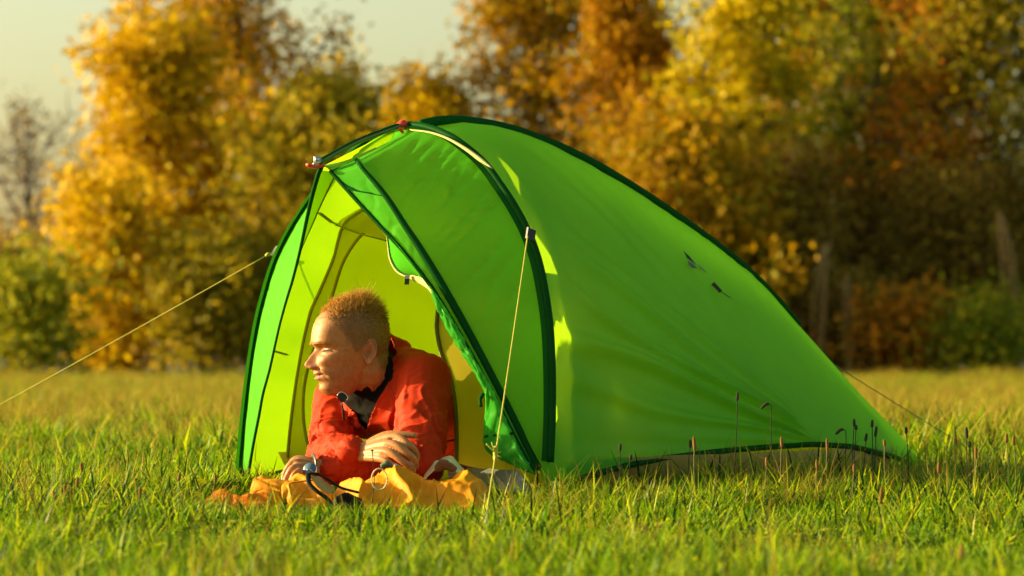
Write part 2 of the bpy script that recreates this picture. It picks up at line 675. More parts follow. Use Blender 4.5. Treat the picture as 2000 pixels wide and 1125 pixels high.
def make_grass():
    r = np.random.default_rng(11)
    protos = []
    for i in range(6):
        protos.append(tuft(f'grass_tuft_{i}', 38, 0.075, 0.022, 0.085, 0.0028, 0.0062, 100 + i, M['grass'], broad=14 if i % 2 else 4))
    for i in range(2):
        protos.append(tuft(f'grass_tuft_{6 + i}', 20, 0.05, 0.05, 0.125, 0.0028, 0.0055, 200 + i, M['grass']))
    for i in range(2):
        protos.append(tuft(f'grass_tuft_{8 + i}', 16, 0.06, 0.05, 0.17, 0.0012, 0.0026, 300 + i, M['straw']))
    for i in range(3):   # wider, coarser tufts for the far meadow
        protos.append(tuft(f'grass_tuft_{10 + i}', 70, 0.22, 0.05, 0.16, 0.004, 0.010, 400 + i, M['grass'], seg=2))
    for i in range(2):
        protos.append(tuft(f'grass_tuft_{13 + i}', 60, 0.20, 0.06, 0.20, 0.003, 0.008, 500 + i, M['straw'], seg=2))
    pts, rots, scls, ids = [], [], [], []

    def band(y0, y1, dens, pick, smin, smax, margin):
        n = int(dens * (y1 - y0) * 0.267 * (y0 + y1) / 2 * 1.0 + dens * (y1 - y0) * margin * 2)
        for _ in range(n):
            y = y0 + (y1 - y0) * r.random()
            hw = 0.1335 * y + margin
            x = r.uniform(-hw, hw)
            if inside_tent(x, y):
                continue
            k = pick(x, y)
            sc = r.uniform(smin, smax)
            s, q, _ = tl((x, y, 0))
            pxx = 1000 + F_PX * x / y
            if 370 < pxx < 990 and 8.5 < y < 9.3:
                sc *= 0.42
            elif 380 < pxx < 990 and 8.0 < y <= 8.5:
                sc *= 0.75
            # longer grass left standing along the near flank and by the rear peg
            if 0.15 < s < 2.4 and 0.0 < q - 0.6 * (1 - s / 1.9) < 0.40:
                sc *= 0.72 if k < 6 else 1.15
            pn = mnoise.noise(Vector((x * 1.3, y * 0.8, 3.3))) + 0.6 * mnoise.noise(Vector((x * 4.0, y * 2.6, 8.1)))
            sc *= max(0.45, 1.0 + 0.55 * pn)
            pts.append((x, y, ground_z(x, y) - 0.004))
            rots.append((r.uniform(-0.12, 0.12), r.uniform(-0.12, 0.12), r.uniform(0, 6.283)))
            scls.append(sc)
            ids.append(k)

    def near(x, y):
        u = r.random()
        return int(r.integers(0, 6)) if u < 0.82 else (int(r.integers(6, 8)) if u < 0.96 else int(r.integers(8, 10)))

    def mid(x, y):
        u = r.random()
        g = 0.10 + 0.25 * sstep(11, 22, y)
        return int(r.integers(0, 6)) if u < 0.6 - g / 2 else (int(r.integers(10, 13)) if u < 1 - g else int(r.integers(13, 15)))

    def far(x, y):
        g = 0.5 + 0.25 * mnoise.noise(Vector((x * 0.15, y * 0.1, 1)))
        return int(r.integers(10, 13)) if r.random() > g else int(r.integers(13, 15))
    band(4.6, 7.5, 360, near, 0.6, 0.95, 0.6)
    band(7.5, 11.5, 360, near, 0.6, 0.95, 0.6)
    band(11.5, 17, 160, mid, 0.6, 0.95, 1.0)
    band(17, 30, 42, far, 0.6, 0.95, 1.5)
    band(30, 54, 24, far, 0.5, 0.9, 2.5)
    band(51, 56, 16, far, 0.7, 1.3, 4)
    # long uncut blades left standing by the hem, the tail and the hoop foot
    for _ in range(110):
        px, D = r.uniform(1480, 1990), r.uniform(8.35, 9.3)
        if r.random() < 0.25:
            px = r.uniform(960, 1480)
        x = (px - 1000) / F_PX * D
        if inside_tent(x, D, 0.02):
            continue
        pts.append((x, D, ground_z(x, D) - 0.004))
        rots.append((r.uniform(-0.15, 0.15), r.uniform(-0.15, 0.15), r.uniform(0, 6.283)))
        scls.append(r.uniform(0.75, 1.15))
        ids.append(int(r.integers(6, 10)))
    scatter_object('grass', pts, rots, scls, ids, protos, 'short green meadow grass with dry straw blades around the tent', 'grass')


make_grass()


# ------------------------------------------------------------------ trees behind the meadow
def ramp(*c):
    return list(c)


M['leaf_gold'] = leaf_mat('golden_leaves', ramp((0.332, 0.190, 0.0027), (0.684, 0.439, 0.0036), (0.883, 0.614, 0.0053), (0.552, 0.351, 0.0036), (0.375, 0.321, 0.0053)), 0.38)
M['leaf_amber'] = leaf_mat('amber_leaves', ramp((0.282, 0.138, 0.0026), (0.521, 0.276, 0.0035), (0.650, 0.373, 0.0043), (0.369, 0.262, 0.0043), (0.239, 0.221, 0.0052)), 0.38)
M['leaf_yellow'] = leaf_mat('yellow_leaves', ramp((0.483, 0.338, 0.0037), (0.753, 0.564, 0.0046), (0.821, 0.631, 0.0065), (0.435, 0.383, 0.0056), (0.290, 0.293, 0.0065)), 0.38)
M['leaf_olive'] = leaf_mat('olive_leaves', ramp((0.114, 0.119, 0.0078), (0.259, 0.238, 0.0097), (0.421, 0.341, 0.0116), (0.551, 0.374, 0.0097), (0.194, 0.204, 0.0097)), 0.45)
M['leaf_green'] = leaf_mat('green_leaves', ramp((0.095, 0.139, 0.0099), (0.209, 0.260, 0.0119), (0.341, 0.347, 0.0139), (0.531, 0.416, 0.0139)), 0.45)
M['leaf_rust'] = leaf_mat('rust_leaves', ramp((0.276, 0.099, 0.0083), (0.552, 0.218, 0.0103), (0.793, 0.317, 0.0103), (0.380, 0.218, 0.0124), (0.241, 0.218, 0.0124)), 0.45)
M['leaf_orange'] = leaf_mat('orange_leaves', ramp((0.289, 0.117, 0.0027), (0.476, 0.225, 0.0041), (0.561, 0.288, 0.0054), (0.374, 0.234, 0.0041), (0.306, 0.135, 0.0041)), 0.38)
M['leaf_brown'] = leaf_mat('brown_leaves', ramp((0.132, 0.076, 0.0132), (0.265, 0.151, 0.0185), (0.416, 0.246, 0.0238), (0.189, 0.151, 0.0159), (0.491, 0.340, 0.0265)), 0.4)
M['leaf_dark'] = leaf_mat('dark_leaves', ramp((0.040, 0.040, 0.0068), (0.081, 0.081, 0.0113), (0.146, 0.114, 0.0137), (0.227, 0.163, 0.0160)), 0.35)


def leaves_mesh(name, centres, sizes, r):
    n = len(centres)
    u = r.normal(size=(n, 3))
    u /= np.linalg.norm(u, axis=1, keepdims=True)
    w = r.normal(size=(n, 3))
    v = np.cross(u, w)
    v /= np.linalg.norm(v, axis=1, keepdims=True)
    nn = np.cross(u, v)
    s = sizes[:, None]
    a = centres - u * s
    b = centres + v * s * 0.55 + nn * s * 0.12
    c = centres + u * s
    d = centres - v * s * 0.55 + nn * s * 0.12
    V = np.stack([a, b, c, d], 1).reshape(-1, 3)
    Fq = np.arange(n * 4).reshape(n, 4)
    return mk_mesh(name, V, Fq)


def tree(name, label, px, D, H, W, mat, nleaf, seed, base=0.25, leaf=0.10, bark='bark', trunk_r=None, depth=None,
         shape=0.6, group=None, limbs=20, spread=0.22, cat='tree', gap=0.0):
    r = np.random.default_rng(seed)
    x0 = (px - 1000) / F_PX * D
    root = empty(name, (x0, D, GZ), label, cat, group)
    b0 = np.array([x0, D, GZ])
    tr = trunk_r or H * 0.014
    nt = 9
    ts = np.linspace(0, 1, nt)
    wob = np.cumsum(r.normal(scale=0.02 * H, size=(nt, 2)), axis=0) * ts[:, None]
    trunk = np.stack([b0[0] + wob[:, 0], b0[1] + wob[:, 1], b0[2] - 0.05 + ts * H * 0.86], 1)
    tb = MB()
    tb.tube(trunk, tr * (1 - 0.8 * ts), 7)
    cl = []
    ga = r.uniform(0, 6.28)
    for i in range(limbs):
        t = base * 0.6 + (0.95 - base * 0.6) * (i + r.random()) / limbs
        p0 = np.array([np.interp(t, ts, trunk[:, k]) for k in range(3)])
        ga += 2.4 + r.uniform(-0.5, 0.5)
        tt = np.clip((t - base * 0.6) / (1 - base * 0.6), 0, 1)
        prof = (math.sin(math.pi * min(1, tt ** shape * 0.9 + 0.08))) ** 0.7
        ln = W / 2 * (0.25 + 0.75 * prof) * r.uniform(0.65, 1.1)
        el = R_(r.uniform(15, 45) + 35 * t)
        d = np.array([math.cos(ga) * math.cos(el), math.sin(ga) * math.cos(el) * ((depth or W) / W), math.sin(el)])
        k = 5
        pts = [p0 + d * ln * q + np.array([0, 0, 0.12 * ln * q * q]) + r.normal(scale=0.03 * ln, size=3) * (q > 0) for q in np.linspace(0, 1, k)]
        pts = np.array(pts)
        tb.tube(pts, tr * 0.42 * (1 - 0.7 * t) * np.linspace(1, 0.2, k), 5)
        for q in np.linspace(0.35, 1, 4):
            cl.append(np.array([np.interp(q, np.linspace(0, 1, k), pts[:, a]) for a in range(3)]))
        for _ in range(6):
            q = r.uniform(0.3, 1)
            p = np.array([np.interp(q, np.linspace(0, 1, k), pts[:, a]) for a in range(3)])
            e = r.normal(size=3) * np.array([1, 1, 0.7])
            e[2] += 0.4
            e = e / np.linalg.norm(e) * ln * r.uniform(0.25, 0.55)
            tb.tube(np.array([p, p + e * 0.5 + r.normal(scale=0.04, size=3), p + e]), tr * 0.14 * np.array([1, 0.6, 0.25]), 4)
            cl.append(p + e)
            cl.append(p + e * 0.6)
    tb.build('trunk', M[bark], root)
    nleaf = int(nleaf * (1.75 if bark == 'bark' else 1))
    spread *= 1.12
    cl = np.array(cl)
    keep = r.random(len(cl)) > gap + 0.12
    cl = cl[keep]
    wgt = r.random(len(cl)) ** 1.5 + 0.15
    wgt /= wgt.sum()
    ix = r.choice(len(cl), nleaf, p=wgt)
    sp = spread * r.uniform(0.6, 1.4, size=(nleaf, 1))
    cc = cl[ix] + np.clip(r.normal(size=(nleaf, 3)), -1.7, 1.7) * sp * np.array([1, 1, 0.8])
    cc = cc[cc[:, 2] > GZ + 0.05]
    obj('crown', leaves_mesh('crown', cc, 0.88 * leaf * r.uniform(0.6, 1.35, len(cc)), r), M[mat], root)
    return root


def trees():
    g = 'trees along the far edge of the meadow'
    # far left, nearly bare
    tree('bare_tree', 'nearly bare grey tree at the far left edge against the pale sky', 45, 74, 5.6, 4.2, 'leaf_brown', 900, 1,
         base=0.3, leaf=0.06, bark='greybark', limbs=34, spread=0.24, group=g, trunk_r=0.13)
    tree('bare_tree', 'second hazy bare tree just left of the golden tree', 150, 86, 5.2, 4.2, 'leaf_brown', 1300, 2,
         base=0.25, leaf=0.06, bark='greybark', limbs=34, spread=0.24, group=g)
    # golden tree left
    tree('golden_tree', 'big golden yellow tree on the left, lit from its left side', 315, 60, 5.9, 4.3, 'leaf_gold', 9500, 3, base=0.10,
         leaf=0.085, shape=0.55, limbs=34, spread=0.20, group=g, gap=0.12)
    tree('amber_tree', 'tall thin-topped amber tree behind the golden one, reaching above the frame', 500, 64, 8.0, 5.0, 'leaf_amber', 6500, 4,
         base=0.22, leaf=0.085, limbs=34, spread=0.23, group=g, gap=0.2)
    tree('golden_bush', 'low golden bush at the foot of the golden tree', 215, 57, 2.9, 2.6, 'leaf_gold', 4000, 5, base=0.05, leaf=0.08,
         limbs=18, group='bushes along the far edge of the meadow', cat='bush')
    tree('dark_tree', 'dark olive brown tree between the amber tree and the tent top', 625, 58, 4.7, 3.6, 'leaf_olive', 6500, 6, base=0.12,
         leaf=0.085, limbs=26, spread=0.20, group=g)
    tree('olive_tree', 'tall olive tree right of the amber tree, bordering the gap of sky', 605, 66, 5.8, 3.2, 'leaf_olive', 5200, 19, base=0.15,
         leaf=0.085, limbs=30, spread=0.22, group=g, gap=0.12)
    tree('olive_tree', 'hazy olive tree low in the gap of sky above the tent peak', 735, 78, 6.0, 3.2, 'leaf_olive', 2600, 7, base=0.2,
         leaf=0.08, limbs=26, spread=0.4, group=g, gap=0.2)
    tree('orange_tree', 'round orange tree right above the tent peak', 880, 62, 5.3, 2.9, 'leaf_gold', 6500, 8, base=0.12, leaf=0.085,
         limbs=26, spread=0.19, group=g, gap=0.1)
    tree('amber_tree', 'tall amber tree above the tent ridge with sky through its branches', 1075, 62, 8.2, 4.2, 'leaf_amber', 8500, 9,
         base=0.15, leaf=0.085, limbs=36, spread=0.23, group=g, gap=0.15)
    tree('red_orange_tree', 'reddish orange tree beside the bright yellow tree', 1255, 60, 7.0, 2.8, 'leaf_orange', 5600, 10, base=0.2,
         leaf=0.08, limbs=28, spread=0.18, group=g, gap=0.1)
    tree('yellow_tree', 'bright yellow tree right of the middle, tallest of the yellow crowns', 1400, 59, 7.6, 3.2, 'leaf_yellow', 8000, 11, base=0.25,
         leaf=0.085, limbs=32, spread=0.18, group=g, gap=0.12)
    tree('amber_bush', 'broad amber bush behind the back slope of the tent', 1330, 56, 3.6, 4.0, 'leaf_amber', 7000, 12, base=0.05, leaf=0.085,
         limbs=26, group='bushes along the far edge of the meadow', cat='bush')
    tree('green_tree', 'olive green tree with pale sky gaps at the upper right', 1640, 63, 8.4, 4.4, 'leaf_green', 7000, 13, base=0.3, leaf=0.085,
         limbs=34, spread=0.20, group=g, gap=0.38, trunk_r=0.16)
    tree('rust_tree', 'rust brown tree at the right with dark trunk', 1800, 61, 7.2, 4.0, 'leaf_rust', 4800, 14, base=0.3, leaf=0.08,
         limbs=32, spread=0.19, group=g, gap=0.25, trunk_r=0.15)
    tree('dark_green_tree', 'dark green tree cut off by the right edge', 1975, 60, 8.4, 3.8, 'leaf_olive', 5500, 15, base=0.2, leaf=0.085,
         limbs=34, spread=0.3, group=g, gap=0.15, trunk_r=0.15)
    tree('bare_tree', 'slender dark-stemmed tree between green and rust trees', 1725, 66, 7.6, 3.0, 'leaf_olive', 1800, 16, base=0.4, leaf=0.08,
         limbs=26, group=g, trunk_r=0.13)
    tree('yellow_tree', 'yellow-orange tree filling the gap behind the reddish orange one', 1315, 66, 8.6, 3.4, 'leaf_yellow', 5200, 17, base=0.25,
         leaf=0.085, limbs=34, spread=0.22, group=g, gap=0.15)
    tree('amber_tree', 'amber tree standing behind the green and yellow trees at the upper right', 1540, 68, 8.6, 3.6, 'leaf_amber', 5200, 18, base=0.2,
         leaf=0.085, limbs=34, spread=0.22, group=g, gap=0.2)
    # undergrowth
    ug = 'bushes along the far edge of the meadow'
    sh = [
        ('green_bush', 'low green bush at the lower left edge below the golden leaves', 60, 54, 1.5, 2.2, 'leaf_green', 2600),
        ('brown_bush', 'brown thicket under the bare tree at the far left', 20, 66, 2.1, 3.2, 'leaf_brown', 2800),
        ('olive_bush', 'olive bush right of the golden bush, left of the tent', 395, 56, 1.9, 2.2, 'leaf_olive', 2800),
        ('amber_bush', 'small amber bush beside the left tent wall', 500, 57, 2.0, 2.2, 'leaf_olive', 2800),
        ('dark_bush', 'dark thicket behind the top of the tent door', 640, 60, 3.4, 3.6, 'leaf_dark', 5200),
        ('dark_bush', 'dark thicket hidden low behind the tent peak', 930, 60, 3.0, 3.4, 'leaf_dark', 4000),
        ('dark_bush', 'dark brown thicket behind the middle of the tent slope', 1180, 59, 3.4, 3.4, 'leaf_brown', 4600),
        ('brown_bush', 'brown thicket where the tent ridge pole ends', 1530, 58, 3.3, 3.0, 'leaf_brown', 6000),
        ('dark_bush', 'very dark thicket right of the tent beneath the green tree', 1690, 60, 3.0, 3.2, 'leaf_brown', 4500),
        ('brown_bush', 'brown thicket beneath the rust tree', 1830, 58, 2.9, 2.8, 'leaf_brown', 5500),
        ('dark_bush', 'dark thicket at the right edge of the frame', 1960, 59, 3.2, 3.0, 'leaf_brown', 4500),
        ('dry_bush', 'low dry bush right behind the tent tail', 1660, 56, 1.1, 1.8, 'leaf_brown', 2200),
        ('dry_bush', 'low reddish dry bush at the meadow edge right of the tent', 1760, 55.5, 0.9, 1.9, 'leaf_rust', 1900),
        ('green_bush', 'low green weeds at the meadow edge below the dark right thicket', 1930, 55, 0.7, 1.9, 'leaf_green', 1900),
    ]
    for i, (nm, lb, px, D, H, W, mt, nl) in enumerate(sh):
        tree(nm, lb, px, D, H, W, mt, nl, 40 + i, base=0.03, leaf=0.07, limbs=18, spread=0.24, group=ug, cat='bush')
    # hanging dry vines on the right
    for i, (lb, px, y0, y1) in enumerate((('pale dry vine hanging in the dark thicket right of the tent slope', 1606, 480, 690),
                                           ('second pale dry stem beside the hanging vine', 1650, 560, 715),
                                           ('tall pale dry vine hanging near the right edge', 1955, 420, 660))):
        D = 55.2
        r = np.random.default_rng(90 + i)
        top, bot = P(px, y0, D), P(px - 10 + 20 * i, y1, D)
        e = empty('dry_vine', (bot[0], bot[1], bot[2]), lb, 'vine', 'dry vines in the thicket')
        mb = MB()
        allp = []
        for k in range(5):
            o1 = r.normal(scale=0.06, size=3)
            pts = smooth_path([bot + o1 + [0, 0, GZ - bot[2] if k < 3 else 0], (top + bot) / 2 + r.normal(scale=0.07, size=3), top + r.normal(scale=0.05, size=3)], 8)
            mb.tube(pts, 0.018, 4)
            allp.append(pts)
        mb.build('stem', M['twig'], e)
        allp = np.vstack(allp)
        cc = allp[r.integers(0, len(allp), 160)] + r.normal(scale=0.05, size=(160, 3))
        obj('leaf_fluff', leaves_mesh('leaf_fluff', cc, 0.04 * r.uniform(0.6, 1.3, 160), r), M['twig'], e, kind='stuff')


trees()

# ------------------------------------------------------------------ tent
HOOP_HW = [(0.0, 0.598), (0.10, 0.598), (0.20, 0.592), (0.30, 0.581), (0.40, 0.562), (0.50, 0.528), (0.565, 0.496), (0.63, 0.447), (0.69, 0.388),
           (0.74, 0.332), (0.776, 0.286), (0.82, 0.205), (0.85, 0.130), (0.868, 0.055), (0.873, 0.0)]
HOOP_TOP = 0.873


def lean(z):
    return 0.066 * (max(z, 0) / HOOP_TOP) ** 0.85


_half = smooth_path([(q, z) for z, q in HOOP_HW], 120)
_half[:, 0] = np.clip(_half[:, 0], 0, None)
RIDGE = [(lean(0.873), 0.873), (0.1796, 0.891), (0.29, 0.888), (0.4068, 0.873), (0.535, 0.842), (0.6676, 0.801), (0.80, 0.750), (0.9376, 0.689),
         (1.08, 0.620), (1.2172, 0.546), (1.33, 0.470), (1.4286, 0.390), (1.55, 0.294), (1.6656, 0.202), (1.80, 0.105), (1.965, -0.03)]
HEM_Z = [(0, -0.015), (0.12, 0.012), (0.3, 0.034), (0.5, 0.052), (0.8, 0.066), (1.1, 0.074), (1.3, 0.076), (1.5, 0.066), (1.74, 0.03), (1.965, -0.03)]
SMAX = 1.965


def hem_w(s):
    t = s / SMAX
    return 0.598 * (1 - t) * (1 - 0.10 * math.sin(math.pi * t))


def sec_half(s, n, hemlift=True, qs=1.0, zs=1.0):
    """half section of the fly from hem to ridge at axis position s -> (n,2) of q,z (and s shift)"""
    zr = lerp_tab(s, RIDGE)
    zh = lerp_tab(s, HEM_Z) if hemlift else 0.0
    w = hem_w(s)
    v = np.linspace(0, 1, n)
    # hoop-like section
    idx = v * (len(_half) - 1)
    hq = np.interp(idx, np.arange(len(_half)), _half[:, 0]) / 0.598
    hz = np.interp(idx, np.arange(len(_half)), _half[:, 1]) / HOOP_TOP
    # taut, nearly straight section of the back
    k = 1.22 if s < 1.4 else 1.22 - 0.22 * (s - 1.4) / 0.5
    th = v * math.pi / 2
    tq, tz = np.cos(th) ** (2 / k), np.sin(th) ** (2 / k)
    b = math.exp(-(s / 0.42) ** 1.15)
    q = w * (b * hq + (1 - b) * tq)
    z = zh + (zr - zh) * (b * hz + (1 - b) * tz)
    return q * qs, z * zs


def fly_grid(sign, ns=110, nv=110, qs=1.0, zs=1.0, s0=0.0, s1=SMAX, wr=True):
    G = np.zeros((ns, nv, 3))
    for i, t in enumerate(np.linspace(0, 1, ns)):
        s = s0 + (s1 - s0) * t
        q, z = sec_half(s, nv, qs=qs, zs=zs)
        for j in range(nv):
            ss = s + lean(z[j]) * max(0, 1 - s / 0.7) * (0 if s > 0.7 else 1)
            if s > 0 and j == nv - 1:
                pass
            G[i, j] = T3(ss if s < 0.7 else s, sign * q[j], z[j])
    return G


def fan_wrinkle(G, sign):
    """tension folds that run from the rear corner of the hem towards the hoop"""
    N = grid_normals(G)
    out = G.copy()
    for i in range(G.shape[0]):
        for j in range(G.shape[1]):
            s, q, z = tl(G[i, j])
            dx, dz = 1.36 - s, z - 0.07
            if dx <= 0.02:
                continue
            th = math.atan2(dz, dx)
            rr = math.hypot(dx, dz)
            e = math.exp(-((th - 0.33) / 0.26) ** 2)
            w = 0
            for th0, a, wd in ((0.14, 1.4, 0.020), (0.24, 2.6, 0.020), (0.33, 2.4, 0.022), (0.42, 1.8, 0.018), (0.50, 1.6, 0.02), (0.60, 1.0, 0.02)):
                w += a * math.exp(-((th - th0 + 0.02 * math.sin(rr * 5 + th0 * 30)) / wd) ** 2)
            env = sstep(0.03, 0.25, rr) * (1 - sstep(1.0, 1.4, rr))
            big = mnoise.noise(Vector((s * 2.2, z * 3.5, 5 + sign))) * 0.006
            up = mnoise.noise(Vector((th * 26, rr * 1.2, 9))) * 0.0016
            edge = min(1, j / 8) * min(1, (G.shape[1] - 1 - j) / 8) * min(1, i / 6)
            out[i, j] += N[i, j] * edge * (0.0075 * w * env * (0.4 + e) + big + up * 2.0)
    return out


tent = empty('tent', T3(0.8, 0, 0), 'bright green tunnel tent with open door and dark green pole sleeves on the meadow', 'tent')
TENT_FLY = {}
for sg in (1, -1):
    G = fly_grid(sg)
    G = fan_wrinkle(G, sg)
    TENT_FLY[sg] = G
    grid('fly_panel', G, M['fly'], tent, label='long green fly side panel facing the camera' if sg > 0 else 'green fly side panel away from the camera')
    # hem binding
    hem = G[:, 0, :]
    tube('hem_binding', smooth_path(hem[::6], 60) + np.array([0, 0, -0.003]), 0.0075, M['sleeve'], tent, k=6)

# hoop and ridge sleeves with their poles inside
hoop_pts = [T3(lean(z), -q, z) for q, z in _half] + [T3(lean(z), q, z) for q, z in _half[::-1]][1:]
hoop_pts = np.array(hoop_pts)
hp = smooth_path(hoop_pts[::8], 140)
outw = hp - T3(0.03, 0, 0.35)
outw /= np.linalg.norm(outw, axis=1, keepdims=True)
tube('hoop_sleeve', hp + outw * 0.005, 0.0092, M['sleeve'], tent, k=10)
# flat band of sleeve fabric in front of the hoop
bandw = np.stack([hp + outw * 0.004 + A_ * -0.004, hp + outw * 0.003 - A_ * 0.022 - outw * 0.005], 1)
nb = grid_normals(bandw)
grid('sleeve_band', bandw, M['sleeve'], tent)
rid = smooth_path([T3(s, 0, z) for s, z in RIDGE], 160)
sr = np.array([tl(p)[0] for p in rid])
rs = rid[(sr > 0.10) & (sr < 1.435)]
wd = np.interp([tl(p)[0] for p in rs], [0.1, 0.25, 0.55, 0.8, 1.43], [0.010, 0.015, 0.019, 0.015, 0.009])
tube('ridge_sleeve', rs + np.array([0, 0, 0.002]), wd, M['sleeve'], tent, k=10)
TIP = TQ(622, 318, 0)
APX = TQ(788, 247, 0)
pole_pts = smooth_path([TIP + A_ * 0.0, TQ(690, 281, 0), TQ(745, 259, 0), APX + np.array([0, 0, 0.004])], 30)
tube('ridge_pole', pole_pts, 0.0065, M['pole'], tent, k=8)
tube('pole_webbing', pole_pts[:-2] + np.array([0, 0, 0.007]), 0.0035, M['sleeve'], tent, k=6, flat=(0.5, 1.6))

# red clip at the crossing, red pull at the tip, buckle
mb = MB()
mb.capsules([TQ(779, 245, -0.005), TQ(787, 243, 0.0), TQ(795, 247, 0.0)], [0.008, 0.0125, 0.009], 10)
mb.capsules([TQ(781, 252, 0.012), TQ(786, 258, 0.014)], [0.005, 0.004], 8)
mb.build('pole_clip', M['red'], tent, label='small red plastic clip where the poles cross')
mb = MB()
mb.tube(smooth_path([TQ(600, 320, 0.0), TQ(604, 324, 0.0), TQ(616, 326, 0.0), TQ(632, 323, 0)], 12), [0.004] + [0.006] * 10 + [0.004], 8, flat=(0.7, 1.6))
mb.build('pull_tab', M['red'], tent, label='red pull tab at the front tip')
mb = MB()
mb.box(TQ(620, 312, 0), A_ * 0.008, L_ * 0.006, np.array([0, 0, 0.008]))
mb.capsules([TQ(614, 320, 0.004), TQ(624, 316, 0.004)], [0.004, 0.004], 8)
mb.build('tip_buckle', M['metal'], tent)


# ---- vestibule in front of the hoop
def edge_s(py):
    z = 0.3 - (py - 700) / 815
    return -0.02 - 0.185 * min(1, max(0, z) / 0.76)


def edge_path(pxs, n, ds=0.0):
    return smooth_path([TS(x, y, edge_s(y) + ds) for x, y in pxs], n)


N1 = 120
L1 = edge_path([(1046, 925), (1020, 880), (1000, 843), (960, 765), (905, 665), (850, 572), (800, 505), (760, 460), (700, 395), (645, 334)], N1)
L2 = edge_path([(1052, 918), (1028, 873), (1012, 838), (972, 758), (918, 655), (866, 562), (824, 492), (790, 440), (752, 382), (700, 320)], N1, 0.018)
L2[-1] = TQ(694, 312, 0.004)
hoopR = smooth_path(np.array([T3(lean(z), q, z) for q, z in _half])[::6], N1)
u = np.linspace(0, 1, 70)


def panel(a, b, nu, bulge, wr_amp, seed, toward):
    uu = np.linspace(0, 1, nu)
    G = a[None] * (1 - uu)[:, None, None] + b[None] * uu[:, None, None]
    N = grid_normals(G)
    if np.dot(N[nu // 2, N1 // 2], toward) < 0:
        N = -N
    for i in range(nu):
        for j in range(N1):
            v = j / (N1 - 1)
            e = math.sin(math.pi * uu[i]) ** 0.8 * min(1, j / 10) * min(1, (N1 - 1 - j) / 10)
            f1 = mnoise.noise(Vector((v * 17 + 0.9 * uu[i], uu[i] * 0.7 + seed, seed)))
            f2 = mnoise.noise(Vector((v * 38 + uu[i] * 1.5, uu[i] * 1.0, seed + 7)))
            f = -1.3 * max(0.0, 1 - abs(f1) * 6.0) ** 1.5 - 0.7 * max(0.0, 1 - abs(f2) * 5.0) ** 1.5 + 0.25 * f1
            up = sstep(0.25, 0.65, v)
            G[i, j] += N[i, j] * (bulge * math.sin(math.pi * uu[i]) * math.sin(math.pi * v) ** 0.7 + wr_amp * e * f * (0.35 + 0.9 * up))
    return G


GR = panel(hoopR, L2, 60, 0.002, 0.0048, 3.1, L_ + np.array([0, 0, 0.5]))
grid('vestibule_panel', GR, M['fly'], tent, label='wrinkled green vestibule panel between hoop and door edge')
GS = panel(L2, L1, 16, 0.004, 0.002, 8.2, L_ + np.array([0, 0, 0.5]))
grid('storm_flap', GS, M['fly'], tent)
tube('door_zip', L1, 0.0055, M['sleeve'], tent, k=6)
tube('flap_seam', L2 + np.array([0, 0, 0.001]), np.interp(np.linspace(0, 1, N1), [0, 0.6, 0.85, 1], [0.010, 0.010, 0.0075, 0.005]), M['sleeve'], tent, k=8)
# reinforcement patch at the tip
tipR = L1[-1]
pt = [L1[-1], L2[-1], GR[52, -16], L2[-14], L1[-6]]
ctr = np.mean(pt, 0) + L_ * 0.004 - A_ * 0.003
Vp = [p + L_ * 0.004 - A_ * 0.003 for p in (L1[-1], L2[-1], L2[-17], L1[-10])]
Gp = np.zeros((8, 12, 3))
for i, a in enumerate(np.linspace(0, 1, 8)):
    for j, b in enumerate(np.linspace(0, 1, 12)):
        Gp[i, j] = (Vp[0] * (1 - a) + Vp[1] * a) * (1 - b) + (Vp[3] * (1 - a) + Vp[2] * a) * b
grid('tip_patch', Gp, M['sleeve'], tent)

hoopL = smooth_path(np.array([T3(lean(z), -q, z) for q, z in _half])[::6], N1)
EL = edge_path([(486, 925), (487, 915), (495, 867), (506, 811), (514, 768), (527, 720), (545, 640), (559, 588), (572, 545), (587, 485), (602, 415), (613, 370), (624, 332)], N1)
EL[-1] = TQ(628, 326, -0.004)
GL = panel(hoopL, EL, 40, 0.012, 0.004, 12.7, -A_)
grid('vestibule_panel', GL, M['fly'], tent, label='sunlit narrow vestibule panel on the far side of the door')
tube('door_edge', EL, np.interp(np.linspace(0, 1, N1), [0, 0.5, 0.75, 1], [0.004, 0.003, 0.004, 0.006]), M['sleeve'], tent, k=6)
# second flap edge inside the far panel
E2 = edge_path([(586, 492), (597, 466), (610, 438), (622, 410), (637, 378), (652, 348), (660, 338)], 40, 0.04)
E2b = edge_path([(584, 500), (590, 470), (602, 415), (608, 390), (613, 370), (620, 345), (626, 332)], 40, 0.005)
grid('inner_flap', np.stack([E2b * (1 - t) + E2 * t for t in np.linspace(0, 1, 6)]), M['fly'], tent)
tube('flap_piping', E2, 0.0022, M['zip'], tent, k=6)
# ridge fabric between hoop top and tip, sagging below the pole
top_edge = smooth_path([hoopR[-1], TQ(760, 282, 0), TQ(735, 300, 0), TQ(694, 312, 0.004), L1[-1]], 40)
topL = smooth_path([hoopL[-1], TQ(760, 276, -0.02), TQ(715, 298, -0.02), TQ(675, 315, -0.012), EL[-1]], 40)
grid('vestibule_ridge', np.stack([top_edge * (1 - t) + topL * t + np.array([0, 0, 0.004 * math.sin(math.pi * t)]) for t in np.linspace(0, 1, 6)]), M['fly'], tent)
tube('ridge_piping', topL[14:], 0.0022, M['piping'], tent, k=6)

# pale pole-sleeve lining that shows near the top of the hoop
sl = []
for x, y in ((806, 256), (845, 261), (880, 273), (915, 293), (945, 315), (967, 331)):
    sl.append(TS(x, y, 0.055))
sl = smooth_path(sl, 30)
tube('sleeve_lining', sl + outw[100] * 0.004 - A_ * 0.012, np.interp(np.linspace(0, 1, 30), [0, 0.5, 0.85, 1], [0.002, 0.0035, 0.006, 0.0015]), M['piping'], tent, k=8)


